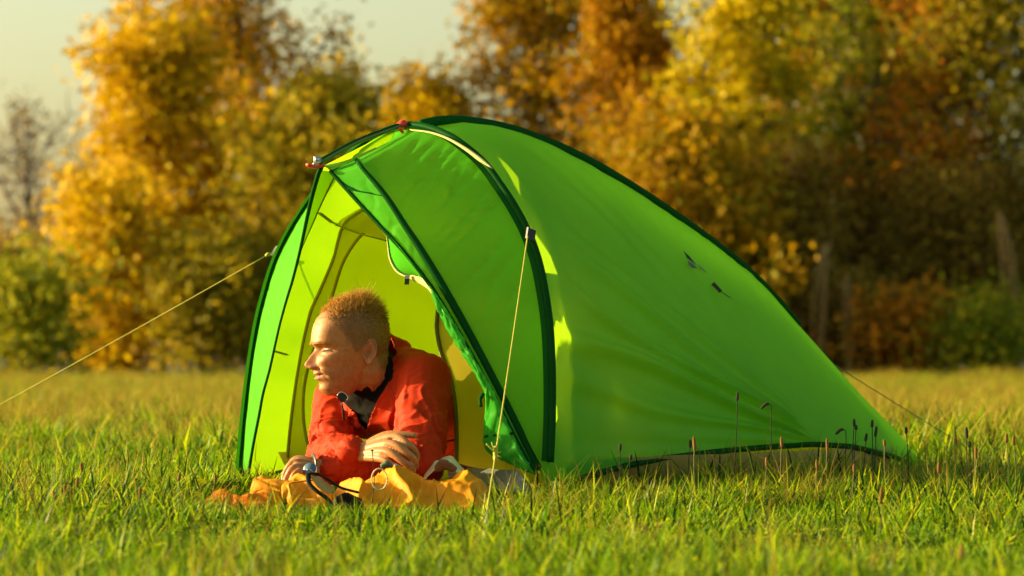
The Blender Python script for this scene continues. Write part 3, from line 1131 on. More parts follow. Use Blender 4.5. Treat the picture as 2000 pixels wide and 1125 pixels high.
# ---- rolled door fabric along the near door edge
def crumple_bundle(name, left, right, thick, mat, seed, amp=0.006, n=90, k=26, parent=tent, **kw):
    a, b = smooth_path(left, n), smooth_path(right, n)
    V = np.zeros((n, k, 3))
    to_cam = CAM - a.mean(0)
    to_cam[2] = 0
    to_cam /= np.linalg.norm(to_cam)
    for i in range(n):
        c, h = (a[i] + b[i]) / 2, (b[i] - a[i]) / 2
        hw = np.linalg.norm(h)
        e = math.sin(math.pi * (i + 0.5) / n) ** 0.25
        for j in range(k):
            th = 2 * math.pi * j / k
            p = c + h * math.cos(th) * e + to_cam * math.sin(th) * thick * min(1, hw / 0.02) * e
            f = mnoise.noise(Vector((i * 0.16, math.cos(th) * 1.6 + seed, math.sin(th) * 1.6)))
            f2 = mnoise.noise(Vector((i * 0.42 + seed, math.cos(th) * 3.0, math.sin(th) * 3.0)))
            d = p - c
            d /= np.linalg.norm(d) + 1e-9
            V[i, j] = p + d * amp * ((1 - abs(f) * 3) * 0.9 + f2 * 0.8)
    Fq = [tuple(f) for f in grid_faces(n, k, True)]
    VV = V.reshape(-1, 3)
    VV = np.vstack([VV, VV[:k].mean(0)[None], VV[-k:].mean(0)[None]])
    for j in range(k):
        Fq.append((n * k, (j + 1) % k, j))
        Fq.append((n * k + 1, (n - 1) * k + j, (n - 1) * k + (j + 1) % k))
    return obj(name, mk_mesh(name, VV, Fq), mat, parent, **kw)


bl = [TS(x, y, edge_s(y) - 0.012) for x, y in ((836, 556), (852, 598), (872, 640), (905, 692), (936, 742), (948, 772), (947, 815), (944, 858), (952, 885), (990, 906), (1034, 924))]
br = [TS(x, y, edge_s(y) - 0.012) for x, y in ((848, 568), (872, 606), (897, 650), (925, 700), (955, 752), (972, 785), (990, 822), (1008, 857), (1022, 884), (1036, 908), (1046, 926))]
crumple_bundle('rolled_door', bl, br, 0.020, M['flap'], 4.4, label='crumpled rolled-up green door fabric')
ct = smooth_path([TS(944, 770, -0.10), TS(938, 780, -0.12), TS(940, 795, -0.12)], 8)
tube('door_toggle', ct, 0.0045, M['sleeve'], tent, k=6)
bl = [TS(x, y, edge_s(y) - 0.004) for x, y in ((948, 852), (975, 848), (1000, 846))]
tube('door_seam', smooth_path([p - 0.02 * np.array([0, 1, 0]) for p in bl], 12), 0.004, M['sleeve'], tent, k=6)

# small flap hanging at the top of the door
pp = [(757, 452), (759, 480), (763, 507), (774, 528), (790, 538), (812, 541), (832, 548), (850, 566)]
fe = smooth_path([TS(x, y, -0.06) for x, y in pp], 40)
fi = smooth_path([TS(x, y, edge_s(y) - 0.006) for x, y in ((760, 458), (778, 480), (800, 508), (822, 538), (846, 566))], 40)
Gf = np.stack([fe * (1 - t) + fi * t + np.array([0, -0.012 * math.sin(math.pi * t), 0]) for t in np.linspace(0, 1, 8)])
grid('door_flap', Gf, M['fly'], tent)
tube('flap_binding', fe, 0.0035, M['piping'], tent, k=6)
tube('flap_zip', fe * 0.88 + fi * 0.12 - np.array([0, 0.004, 0]), 0.004, M['sleeve'], tent, k=6)
g2 = crumple_bundle('flap_roll', [TS(x, y, -0.10) for x, y in ((790, 538), (812, 538), (835, 548), (858, 575))],
                    [TS(x, y, -0.10) for x, y in ((792, 541), (812, 550), (830, 560), (850, 582))], 0.006, M['piping'], 1.2, amp=0.002, n=30, k=12)
mb = MB()
tg = TS(795, 551, -0.11)
mb.box(tg + np.array([0, 0, 0.004]), np.array([0.0055, 0, 0]), np.array([0, 0.002, 0]), np.array([0.001, 0, 0.010]))
mb.build('zip_toggle', M['darkgrey'], tent, smooth=False)
mb = MB()
mb.box(tg + np.array([0.0005, -0.001, 0.012]), np.array([0.0058, 0, 0]), np.array([0, 0.0022, 0]), np.array([0.001, 0, 0.004]))
mb.build('toggle_tip', M['metal'], tent, smooth=False)

# guy-line tabs on the hoop, guy lines and pegs
peg_specs = []


def guy(name_label, start, end, r=0.0022, tab=None):
    t = np.linspace(0, 1, 24)[:, None]
    p = start * (1 - t) + end * t
    p[:, 2] -= 0.006 * np.sin(np.pi * t[:, 0])
    return tube('guy_line', p, r, M['cord'], tent, k=6, label=name_label)


gR0 = TS(1024, 462, -0.012) + L_ * 0.012
gR1 = P(946, 1000, 8.05)
gR1[2] = ground_z(gR1[0], gR1[1]) + 0.012
_d = ray(944, 1006)
guy('yellow guy line in front of the near vestibule panel', gR0, gR1, 0.0019)
mb = MB()
hR = TS(1030, 458, 0.03) + L_ * 0.012
mb.box(hR, A_ * 0.012 + np.array([0, 0, -0.004]), L_ * 0.003, np.array([0.002, 0, 0.013]))
mb.build('guy_tab', M['darkgrey'], tent, smooth=False)
# tied knot and tail in the near line
kn = gR0 * 0.235 + gR1 * 0.765
mb = MB()
mb.capsules([kn + [0, 0, 0.012], kn - [0, 0, 0.012]], [0.005, 0.005], 8)
for k in range(5):
    mb.tube(np.array([kn, kn + np.array([rng.uniform(-0.02, 0.02), -0.01, rng.uniform(-0.02, 0.03)])]), 0.0015, 5)
mb.build('guy_knot', M['cord'], tent)

gL0 = TS(541, 488, 0.045)
gL1 = P(0, 786, 10.4)
gL2 = gL0 + (gL1 - gL0) * 1.65
gL2[2] = max(gL2[2], -0.02)
gLt = TS(524, 497, 0.045)
guy('yellow guy line running to the left from the far side of the hoop', gLt, gLt + (gL1 - gLt) * 1.6, 0.0012)
mb = MB()
Vt = [TS(560, 474, 0.05), TS(552, 500, 0.05), TS(527, 499, 0.045), TS(538, 481, 0.045)]
Gt = np.zeros((6, 6, 3))
for i, a in enumerate(np.linspace(0, 1, 6)):
    for j, b in enumerate(np.linspace(0, 1, 6)):
        Gt[i, j] = (Vt[0] * (1 - a) + Vt[1] * a) * (1 - b) + (Vt[3] * (1 - a) + Vt[2] * a) * b + np.array([0, -0.004 * math.sin(math.pi * a), 0])
grid('guy_tab', Gt, M['strap'], tent)
tube('guy_knot', np.array([gLt + [0.006, 0, 0.002], gLt, gLt + [-0.008, 0, -0.004]]), [0.003, 0.006, 0.003], M['cord'], tent, k=8)


def fly_hit(px, py):
    """first point of the near fly panel on the ray through a pixel"""
    d = ray(px, py)
    G = TENT_FLY[1].reshape(-1, 3)
    v = G - CAM
    t = v @ d / (d @ d)
    dist = np.linalg.norm(v - t[:, None] * d, axis=1)
    c = np.argsort(dist)[:4]
    i = c[np.argmin(t[c])]
    return CAM + d * t[i] - d / np.linalg.norm(d) * 0.0025


gB0 = fly_hit(1406, 568)
gB1 = P(1880, 866, 11.2)
gBe = gB0 + (gB1 - gB0) * 1.02
gBe = gB0 + (gB1 - gB0) * ((gB0[2] - GZ) / (gB0[2] - gB1[2]))
guy('thin green guy line from the back slope to the right', gB0, gBe, 0.0014).data.materials[0] = M['strap']
mb = MB()
b0, b1 = fly_hit(1392, 553), fly_hit(1408, 570)
dd = (b1 - b0)
mb.box((b0 + b1) / 2, dd / 2, np.array([0, 0.002, 0]), np.cross(dd / np.linalg.norm(dd), [0, 1, 0]) * 0.005)
mb.build('guy_tab', M['darkgrey'], tent, smooth=False)
# dark printed logo on the fly: three slanted strokes
mb = MB()
for poly in ([(1334, 489), (1346, 500), (1362, 519), (1356, 515), (1342, 504)],
             [(1342, 507), (1351, 514), (1362, 524), (1352, 523), (1346, 518)],
             [(1363, 515), (1371, 523), (1381, 533), (1374, 529), (1368, 524)]):
    pts = [fly_hit(x, y) for x, y in poly]
    mb.add(pts, [tuple(range(len(pts)))])
mb.build('logo_print', M['logo'], tent, smooth=False, label='small dark logo strokes printed on the back slope')

# ---- inner tent
inner = None
SI = 0.10
outer_px = [(543, 905), (545, 831), (556, 762), (557, 692), (574, 654), (615, 557), (639, 492), (651, 437)]
oq = [tl(TS(x, y, SI))[1:] for x, y in outer_px]
oq = [(max(q, -0.575), z) for q, z in oq] + [(-0.16, 0.715), (0.0, 0.80), (0.16, 0.76), (0.385, 0.63), (0.45, 0.55), (0.54, 0.40), (0.565, 0.28), (0.57, 0.14), (0.57, 0.0)]
oq[0] = (oq[0][0], 0.0)
door_px = [(612, 905), (603, 880), (590, 825), (587, 766), (594, 716), (606, 672), (634, 580), (650, 522), (666, 488), (692, 455), (740, 428), (790, 425), (826, 470),
           (843, 540), (844, 592), (842, 640), (854, 692), (872, 736), (884, 790), (890, 850), (892, 905)]
dq = np.array([tl(TS(x, y, SI))[1:] for x, y in door_px])
no = 90
O2 = smooth_path(np.array(oq), no)
D2 = smooth_path(dq, no)
# match the two loops by angle round a middle point
cm = np.array([-0.12, 0.0])


def by_angle(P2, n):
    an = np.arctan2(P2[:, 1] - cm[1] + 0.02, P2[:, 0] - cm[0])
    an = np.maximum.accumulate(np.pi - an)
    t = np.linspace(0.02, np.pi - 0.02, n)
    return np.stack([np.interp(t, an, P2[:, 0]), np.interp(t, an, P2[:, 1])], 1)


Oa, Da = by_angle(O2, 120), by_angle(D2, 120)
_fq, _fz = sec_half(SI + 0.03, 60)
for _a in (Oa, Da):
    _lim = np.interp(np.clip(_a[:, 1] + 0.015, 0, _fz[-1]), _fz, _fq) - 0.035
    _a[:, 0] = np.clip(_a[:, 0], -np.maximum(_lim, 0) - 0.02, np.maximum(_lim, 0))
Gi = np.zeros((8, 120, 3))
for i, t in enumerate(np.linspace(0, 1, 8)):
    for j in range(120):
        q, z = Oa[j] * (1 - t) + Da[j] * t
        Gi[i, j] = T3(SI + lean(z) * 0.7 - 0.008 * math.sin(math.pi * t), q, max(z, -0.02))
# canopy of the inner tent from the front loop to the foot end
ns = 40
Gc = np.zeros((ns, 120, 3))
for i, t in enumerate(np.linspace(0, 1, ns)):
    s = SI + (1.72 - SI) * t
    zk = 0.90 - 0.09 * float(sstep(0.12, 0.4, s))
    q, z = sec_half(s, 60, qs=0.90, zs=zk)
    z = np.clip(z - (z[0]) * (1 - np.linspace(0, 1, 60)), 0, None)
    loop = np.vstack([np.stack([-q, z], 1), np.stack([q[::-1], z[::-1]], 1)])
    b = math.exp(-((s - SI) / 0.18) ** 2)
    # front loop resampled by index
    fl = smooth_path(np.array(oq), 120)
    loop = loop * (1 - b) + fl * b
    fq, fz = sec_half(s, 60)
    for j in range(120):
        lim = np.interp(min(loop[j, 1] + 0.02, fz[-1]), fz, fq) - 0.028 - 0.05 * float(sstep(0.15, 0.4, s))
        loop[j, 0] = np.clip(loop[j, 0], -max(lim, 0), max(lim, 0))
        loop[j, 1] = min(loop[j, 1], fz[-1] - 0.05)
        Gc[i, j] = T3(s + lean(loop[j, 1]) * 0.7 * max(0, 1 - s), loop[j, 0], loop[j, 1])
inner = grid('inner_canopy', Gc, M['inner'], tent, label='yellow inner tent hanging inside the green fly')
grid('inner_front_panel', Gi, M['inner'], inner)
dz = np.array([T3(SI + lean(z) * 0.7 - 0.004, q, z) for q, z in Da])
tube('door_zip', dz[4:60], 0.0042, M['zip'], inner, k=6)
tube('door_zip', dz[60:-4], 0.008, M['zip'], inner, k=6, flat=(0.35, 1.0))
so = np.array([T3(SI + lean(z) * 0.7 - 0.004, q, z) for q, z in Oa])
tube('corner_seam', so[2:56], 0.0042, M['zip'], inner, k=6)
cor = TS(651, 437, SI + 0.045)
tube('corner_strap', np.array([TS(624, 416, 0.04), TS(637, 426, 0.07), cor]), 0.007, M['strap'], inner, k=6, flat=(0.3, 1.0))
tube('corner_strap', np.array([TS(536, 686, 0.03), TS(557, 692, SI)]), 0.007, M['strap'], inner, k=6, flat=(0.3, 1.0))
tube('roof_strap', np.array([cor, TS(700, 456, 0.11), TS(757, 471, 0.10), TS(850, 490, 0.1)]), 0.0045, M['zip'], inner, k=6, flat=(0.4, 1.4))
# roof triangle of inner fabric at the top of the door
grid('door_gusset', np.stack([np.stack([cor * (1 - t) + TS(715, 400, 0.14) * t, cor * (1 - t) + TS(757, 470, 0.06) * t]) for t in np.linspace(0.05, 1, 6)]), M['inner'], inner)
# floor tub
Gfl = np.zeros((30, 20, 3))
for i, s in enumerate(np.linspace(SI - 0.02, 1.72, 30)):
    w = 0.57 * (1 - s / 1.95)
    for j, q in enumerate(np.linspace(-w, w, 20)):
        e = max(0, abs(q) / w - 0.9) / 0.1
        Gfl[i, j] = T3(s, q, -0.012 + 0.07 * e + 0.004 * mnoise.noise(Vector((s * 9, q * 9, 1))))
grid('groundsheet', Gfl, M['tub'], inner)
# grey skirt of the groundsheet that shows under the rolled door
Gk = np.zeros((10, 16, 3))
for i, t in enumerate(np.linspace(0, 1, 10)):
    for j, a in enumerate(np.linspace(0, 1, 16)):
        top = TS(872 + 140 * a, 912 + 6 * a, 0.06 - 0.10 * a)
        bot = TS(880 + 158 * a, 950 + 14 * a, -0.06 - 0.10 * a)
        Gk[i, j] = top * (1 - t) + bot * t + np.array([0, 0, 0.004 * mnoise.noise(Vector((a * 9, t * 5, 2)))])
grid('groundsheet_edge', Gk, M['floor'], inner)

# pegs
def peg(loc, lean_dir, label, vis=0.03):
    e = empty('tent_peg', loc, label, 'tent peg', 'pegs of the tent')
    mb = MB()
    d = np.array([lean_dir[0], lean_dir[1], 1.0])
    d /= np.linalg.norm(d)
    p = np.asarray(loc, float)
    mb.tube(np.array([p - d * 0.06, p + d * vis]), [0.003, 0.004], 8)
    mb.tube(smooth_path([p + d * vis, p + d * (vis + 0.008) + [0.012, 0, 0], p + d * (vis - 0.004) + [0.022, 0, -0.006]], 8), 0.0035, 6)
    mb.build('shaft', M['peg'], e)


peg(gR1 - np.array([0, 0, 0.01]), (-0.2, -0.3), 'pale yellow peg at the foot of the near guy line')
peg(T3(SMAX + 0.02, 0, GZ + 0.01), (0.3, 0.2), 'peg holding down the tail of the tent')
peg(gBe, (0.3, 0.1), 'peg at the end of the thin back guy line')
peg(T3(-0.02, 0.63, GZ + 0.01), (0.1, -0.1), 'peg at the near foot of the hoop')



# ------------------------------------------------------------------ person
def skin_mat():
    m, n, l, out = new_mat('skin')
    at = n.new('ShaderNodeAttribute')
    at.attribute_name = 'Col'
    tc = n.new('ShaderNodeTexCoord')
    nz = n.new('ShaderNodeTexNoise')
    nz.inputs['Scale'].default_value = 90
    nz.inputs['Detail'].default_value = 5
    l.new(tc.outputs['Object'], nz.inputs['Vector'])
    mr = n.new('ShaderNodeMapRange')
    mr.inputs[3].default_value = 0.62
    mr.inputs[4].default_value = 1.34
    l.new(nz.outputs['Fac'], mr.inputs[0])
    mx = n.new('ShaderNodeVectorMath')
    mx.operation = 'SCALE'
    l.new(at.outputs['Color'], mx.inputs[0])
    l.new(mr.outputs[0], mx.inputs['Scale'])
    b = n.new('ShaderNodeBsdfPrincipled')
    b.inputs['Roughness'].default_value = 0.48
    b.inputs['Specular IOR Level'].default_value = 0.35
    b.inputs['Subsurface Weight'].default_value = 0.25
    b.inputs['Subsurface Radius'].default_value = (0.010, 0.004, 0.002)
    b.inputs['Subsurface Scale'].default_value = 0.6
    l.new(mx.outputs[0], b.inputs['Base Color'])
    bp = n.new('ShaderNodeBump')
    bp.inputs['Strength'].default_value = 0.36
    bp.inputs['Distance'].default_value = 0.0018
    n2 = n.new('ShaderNodeTexNoise')
    n2.inputs['Scale'].default_value = 260
    n2.inputs['Detail'].default_value = 4
    l.new(tc.outputs['Object'], n2.inputs['Vector'])
    l.new(n2.outputs['Fac'], bp.inputs['Height'])
    l.new(bp.outputs[0], b.inputs['Normal'])
    l.new(b.outputs[0], out.inputs['Surface'])
    return m


M['skin'] = skin_mat()
M['jacket'] = pbr('red_jacket', (0.52, 0.030, 0.002), 0.7, var=0.12, scale=14, bump=0.25, bscale=160, spec=0.15)
M['shirt'] = pbr('dark_shirt', (0.010, 0.009, 0.007), 0.9, var=0.3, scale=30, bump=0.4, bscale=120, spec=0.1)
M['trousers'] = pbr('trousers', (0.24, 0.17, 0.08), 0.8, var=0.2, scale=10)
M['black'] = pbr('black_plastic', (0.012, 0.012, 0.012), 0.35)
M['dial'] = pbr('watch_dial', (0.07, 0.15, 0.23), 0.6, var=0.05, spec=0.15)
M['steel'] = pbr('watch_steel', (0.6, 0.6, 0.58), 0.25, metal=0.9)
M['hair'] = leaf_mat('hair', [(0.18, 0.08, 0.014), (0.40, 0.20, 0.03), (0.60, 0.33, 0.06), (0.46, 0.24, 0.04), (0.72, 0.46, 0.12)], 0.45, rough=0.4)

HC = P(694, 688, 9.25)                         # centre of the head at ear level
yaw, pit, rol = R_(13), R_(-6), R_(0)
Hf = np.array([-math.cos(yaw) * math.cos(pit), -math.sin(yaw) * math.cos(pit), math.sin(pit)])
Hn = np.cross([0, 0, 1], Hf)
Hn /= np.linalg.norm(Hn)                       # towards his left ear (near side)
Hu = np.cross(Hf, Hn)


def head_w(x, y, z):                           # x to his left (near), y forward, z up
    return HC + Hn * x + Hf * y + Hu * z


YF = [(-0.100, 0.055), (-0.095, 0.082), (-0.088, 0.090), (-0.080, 0.0955), (-0.072, 0.0950), (-0.064, 0.0945), (-0.056, 0.1000), (-0.0515, 0.1010),
      (-0.0465, 0.0985), (-0.041, 0.1030), (-0.036, 0.1020), (-0.029, 0.1000), (-0.015, 0.0985), (0.0, 0.0975), (0.013, 0.0950), (0.020, 0.0955), (0.028, 0.1015),
      (0.035, 0.1040), (0.045, 0.1030), (0.060, 0.1000), (0.075, 0.0945), (0.090, 0.0850), (0.105, 0.0690), (0.118, 0.0480), (0.127, 0.0260), (0.132, 0.0)]
YB = [(-0.100, 0.020), (-0.085, 0.000), (-0.070, -0.020), (-0.050, -0.045), (-0.03, -0.062), (0.0, -0.078), (0.03, -0.087), (0.06, -0.087), (0.085, -0.078),
      (0.105, -0.062), (0.118, -0.044), (0.127, -0.025), (0.132, -0.0)]
WX = [(-0.100, 0.018), (-0.095, 0.028), (-0.085, 0.034), (-0.07, 0.042), (-0.05, 0.051), (-0.03, 0.058), (-0.01, 0.065), (0.01, 0.071), (0.03, 0.073), (0.05, 0.075), (0.07, 0.074),
      (0.09, 0.067), (0.105, 0.056), (0.118, 0.041), (0.127, 0.023), (0.132, 0.0)]
NOSE = [(-0.034, 0.0), (-0.0315, 0.004), (-0.028, 0.017), (-0.023, 0.0265), (-0.018, 0.0285), (-0.012, 0.0265), (-0.004, 0.020), (0.006, 0.0125), (0.014, 0.006), (0.020, 0.002), (0.026, 0.0)]
NOSEW = [(-0.034, 0.013), (-0.026, 0.0135), (-0.018, 0.0115), (-0.005, 0.0085), (0.010, 0.0075), (0.026, 0.009)]


def gz(a, b, s):
    return math.exp(-((a - b) / s) ** 2)


def head_surface():
    nz, nf = 150, 150
    zt = np.linspace(0, 1, nz)
    zs = -0.100 + 0.2319 * (0.5 - 0.5 * np.cos(np.pi * (0.06 + 0.94 * zt))) / (1)
    zs = -0.100 + (zs - zs[0]) / (zs[-1] - zs[0]) * 0.2319
    G = np.zeros((nz, nf, 3))
    Lc = np.zeros((nz, nf, 3))
    for i, z in enumerate(zs):
        yf, yb, w = lerp_tab(z, YF), lerp_tab(z, YB), lerp_tab(z, WX)
        if z > 0.118:
            k = math.sqrt(max(0, 1 - ((z - 0.118) / 0.0141) ** 2))
            yf, yb, w = 0.048 * k, -0.044 * k, 0.041 * k
        yc = 0.35 * yf + 0.65 * yb if z < -0.05 else 0.0
        if z < -0.02:
            yc = (yf + yb) * 0.5 * sstep(-0.02, -0.07, z)
        for j in range(nf):
            ph = 2 * math.pi * j / nf
            c, s = math.cos(ph), math.sin(ph)
            ex = 0.80 if c > 0 else 0.92
            yy = yc + (abs(c) ** ex) * ((yf - yc) if c > 0 else -(yc - yb))
            xx = w * (abs(s) ** 0.92) * (1 if s >= 0 else -1)
            ax = abs(xx)
            if c > 0.0:
                fr = sstep(0.0, 0.5, c)
                d = lerp_tab(z, NOSE) * math.exp(-(ax / lerp_tab(z, NOSEW)) ** 2)
                d += 0.009 * gz(ax, 0.0125, 0.006) * gz(z, -0.0265, 0.007)            # nostril wings
                d -= 0.0165 * gz(ax, 0.034, 0.019) * gz(z, 0.0165, 0.0100) * fr           # eye socket
                d -= 0.006 * gz(ax, 0.019, 0.007) * gz(z, 0.012, 0.012)                  # inner corner
                d += 0.0105 * gz(ax, 0.034, 0.0125) * gz(z, 0.0135, 0.0070)               # lids over the ball
                d -= 0.0042 * gz(ax, 0.033, 0.015) * gz(z, 0.0120, 0.0022)                # lid slit
                d -= 0.0035 * gz(ax, 0.034, 0.015) * gz(z, 0.0205, 0.0022)                # upper crease
                d -= 0.0030 * gz(ax, 0.034, 0.014) * gz(z, 0.0035, 0.0022)                # lower crease
                d += 0.0050 * gz(ax, 0.030, 0.020) * gz(z, 0.031, 0.007)                 # brow
                d += 0.0080 * gz(ax, 0.040, 0.015) * gz(z, -0.014, 0.012) * fr              # cheek bone, lifted by the smile
                lx = 0.020 + (-0.026 - z) * 0.55                                          # smile fold
                d -= 0.0062 * gz(ax, lx, 0.0038) * sstep(-0.024, -0.030, z) * sstep(-0.066, -0.056, z)
                d += 0.0048 * gz(ax, lx + 0.009, 0.007) * sstep(-0.024, -0.032, z) * sstep(-0.064, -0.054, z)
                lipx = 1 - sstep(0.016, 0.027, ax)
                d += (0.0045 * gz(z, -0.0405, 0.0040) + 0.0050 * gz(z, -0.0525, 0.0045)) * lipx
                d -= 0.0050 * gz(z, -0.0465 + 0.30 * max(0, ax - 0.014), 0.0017) * (1 - sstep(0.022, 0.032, ax))
                d -= 0.0022 * gz(ax, 0, 0.004) * gz(z, -0.034, 0.005)
                d += 0.0025 * gz(ax, 0, 0.014) * gz(z, -0.081, 0.010)                     # chin
                for zz in (0.056, 0.066, 0.077):                                            # brow wrinkles
                    d -= 0.0009 * gz(z, zz + 0.003 * math.sin(ax * 90), 0.0018) * (1 - sstep(0.03, 0.05, ax))
                yy += d * (1 if c > 0.12 else c / 0.12)
            # crow's feet, temple, jaw
            for sl in (-0.35, 0.0, 0.35):
                zc = 0.011 + (ax - 0.050) * sl
                if 0.046 < ax < 0.068 and c > 0:
                    xx -= math.copysign(0.0026 * gz(z, zc, 0.0020), xx)
            xx -= math.copysign(0.0035 * gz(yy, 0.055, 0.02) * gz(z, 0.045, 0.025), xx)
            G[i, j] = head_w(xx, yy, z)
            Lc[i, j] = (xx, yy, z)
    return G, Lc


HG, HL = head_surface()


def ear_VF(side):
    """outer ear: a dished oval with a rolled rim"""
    nr, na = 12, 40
    V = []
    base = np.array([0.0665, -0.022, 0.0])
    for layer in (0, 1):
        for i in range(nr):
            r = (i + 1) / nr
            for j in range(na):
                a = 2 * math.pi * j / na
                wy = 0.0165 * (1.0 + 0.18 * math.sin(a)) * (0.80 if math.sin(a) < -0.5 else 1)
                yy = r * wy * math.cos(a)
                zz = r * 0.0310 * math.sin(a)
                rim = math.exp(-((r - 0.86) / 0.13) ** 2) * (1.0 if not (-0.9 < math.cos(a) - 1 < 0) or math.sin(a) > 0.35 else 0.35)
                dish = -0.011 * math.exp(-((yy - 0.003) / 0.0085) ** 2 - ((zz + 0.003) / 0.012) ** 2)
                anti = 0.004 * math.exp(-((r - 0.55) / 0.10) ** 2) * (1 if math.cos(a) < 0.2 else 0)
                out = 0.006 + 0.0045 * rim + dish + anti + (-yy) * 0.42
                if layer:
                    out = min(out - 0.004, 0.002 + (-yy) * 0.38)
                V.append((side * (base[0] + out), base[1] + yy - zz * 0.18, base[2] + zz))
    F_ = []
    for layer in (0, 1):
        o = layer * nr * na
        for i in range(nr - 1):
            for j in range(na):
                F_.append((o + i * na + j, o + i * na + (j + 1) % na, o + (i + 1) * na + (j + 1) % na, o + (i + 1) * na + j))
        F_.append(tuple(o + j for j in range(na)))
    for j in range(na):
        F_.append(((nr - 1) * na + j, (nr - 1) * na + (j + 1) % na, nr * na + (nr - 1) * na + (j + 1) % na, nr * na + (nr - 1) * na + j))
    return np.array([head_w(*v) for v in V]), F_


# joints (pixel + distance)
SL, EL_, WL = P(828, 742, 9.22), P(818, 905, 9.05), P(632, 915, 9.00)
SR, ER, WR = P(660, 783, 9.47), P(645, 890, 9.26), P(688, 884, 8.99)
CH = (SL + SR) / 2 + np.array([0.0, 0.0, -0.005])
PEL = CH + np.array([0.36, 0.93, 0]) * 0.48
PEL[2] = 0.11
NK0, NK1 = CH + np.array([-0.01, -0.005, 0.04]), head_w(0, -0.028, -0.045)


def torso_VF(scale=1.0, front=0.0):
    """elliptical trunk from the collar bones to the hips"""
    ax = PEL - CH
    ax /= np.linalg.norm(ax)
    ts = [-0.085, -0.07, -0.04, 0.0, 0.06, 0.14, 0.24, 0.34, 0.44, 0.54, 0.60]
    ts = [t - front if t < 0.02 else t for t in ts]
    wl = [0.03, 0.085, 0.135, 0.168, 0.180, 0.172, 0.160, 0.155, 0.160, 0.155, 0.08]
    wt = [0.02, 0.055, 0.085, 0.102, 0.108, 0.105, 0.098, 0.095, 0.100, 0.095, 0.05]
    up = np.cross(ax, L_)
    if up[2] < 0:
        up = -up
    k = 40
    ln = np.linalg.norm(PEL - CH)
    V = []
    for t, a, b in zip(ts, wl, wt):
        c = CH + ax * t - up * 0.02 * (1 - min(1, max(0, t) / 0.3))
        for j in range(k):
            th = 2 * math.pi * j / k
            V.append(c + L_ * math.cos(th) * a * scale + up * math.sin(th) * b * scale)
    n = len(ts)
    F_ = [tuple(f) for f in grid_faces(n, k, True)]
    F_.append(tuple(range(k)))
    F_.append(tuple(range((n - 1) * k, n * k)))
    return np.array(V), F_


HAND_R = {
    'thumb': ([(712, 872, 8.985), (752, 851, 8.965), (786, 849, 8.945), (810, 851, 8.935)], [0.0135, 0.0115, 0.0095, 0.0075]),
    'index': ([(700, 876, 8.985), (766, 853, 8.925), (797, 867, 8.895), (812, 884, 8.905), (814, 897, 8.925)], [0.013, 0.0112, 0.0098, 0.0088, 0.0075]),
    'middle': ([(700, 882, 8.980), (761, 867, 8.905), (795, 885, 8.880), (811, 900, 8.890), (813, 911, 8.91)], [0.013, 0.0112, 0.0098, 0.0088, 0.0075]),
    'ring': ([(698, 888, 8.980), (753, 882, 8.900), (785, 900, 8.875), (803, 913, 8.885), (807, 921, 8.905)], [0.013, 0.0108, 0.0094, 0.0084, 0.0072]),
    'little': ([(696, 893, 8.980), (744, 896, 8.905), (770, 911, 8.885), (786, 919, 8.890), (793, 924, 8.905)], [0.012, 0.0100, 0.0084, 0.0076, 0.0065]),
}
HAND_L = {
    'index': ([(622, 908, 9.00), (583, 897, 9.015), (566, 911, 9.02), (560, 928, 9.01), (560, 938, 9.00)], [0.013, 0.0112, 0.0098, 0.0088, 0.0075]),
    'middle': ([(622, 911, 8.99), (577, 904, 8.985), (560, 920, 8.985), (555, 936, 8.98), (556, 944, 8.97)], [0.013, 0.0112, 0.0098, 0.0088, 0.0075]),
    'ring': ([(622, 915, 8.985), (577, 913, 8.960), (562, 930, 8.96), (558, 943, 8.955), (559, 950, 8.95)], [0.013, 0.0108, 0.0094, 0.0084, 0.0072]),
    'little': ([(624, 919, 8.985), (582, 923, 8.945), (570, 937, 8.94), (566, 946, 8.94), (567, 952, 8.935)], [0.012, 0.0100, 0.0084, 0.0076, 0.0065]),
    'thumb': ([(618, 913, 9.02), (596, 903, 9.06), (580, 912, 9.075), (572, 926, 9.07)], [0.0135, 0.0115, 0.0095, 0.0075]),
}


def add_hand(mb, H):
    for k, (pts, rad) in H.items():
        mb.capsules([P(*p) for p in pts], np.array(rad) * 0.93, 10)
    # web of the palm
    a = [P(*H[k][0][1]) for k in ('index', 'middle', 'ring', 'little')]
    b = [P(*H[k][0][0]) for k in ('index', 'middle', 'ring', 'little')]
    for i in range(3):
        mb.capsules([(b[i] + b[i + 1]) / 2, (a[i] + a[i + 1]) / 2 * 0.92 + (b[i] + b[i + 1]) / 2 * 0.08], [0.012, 0.009], 8)


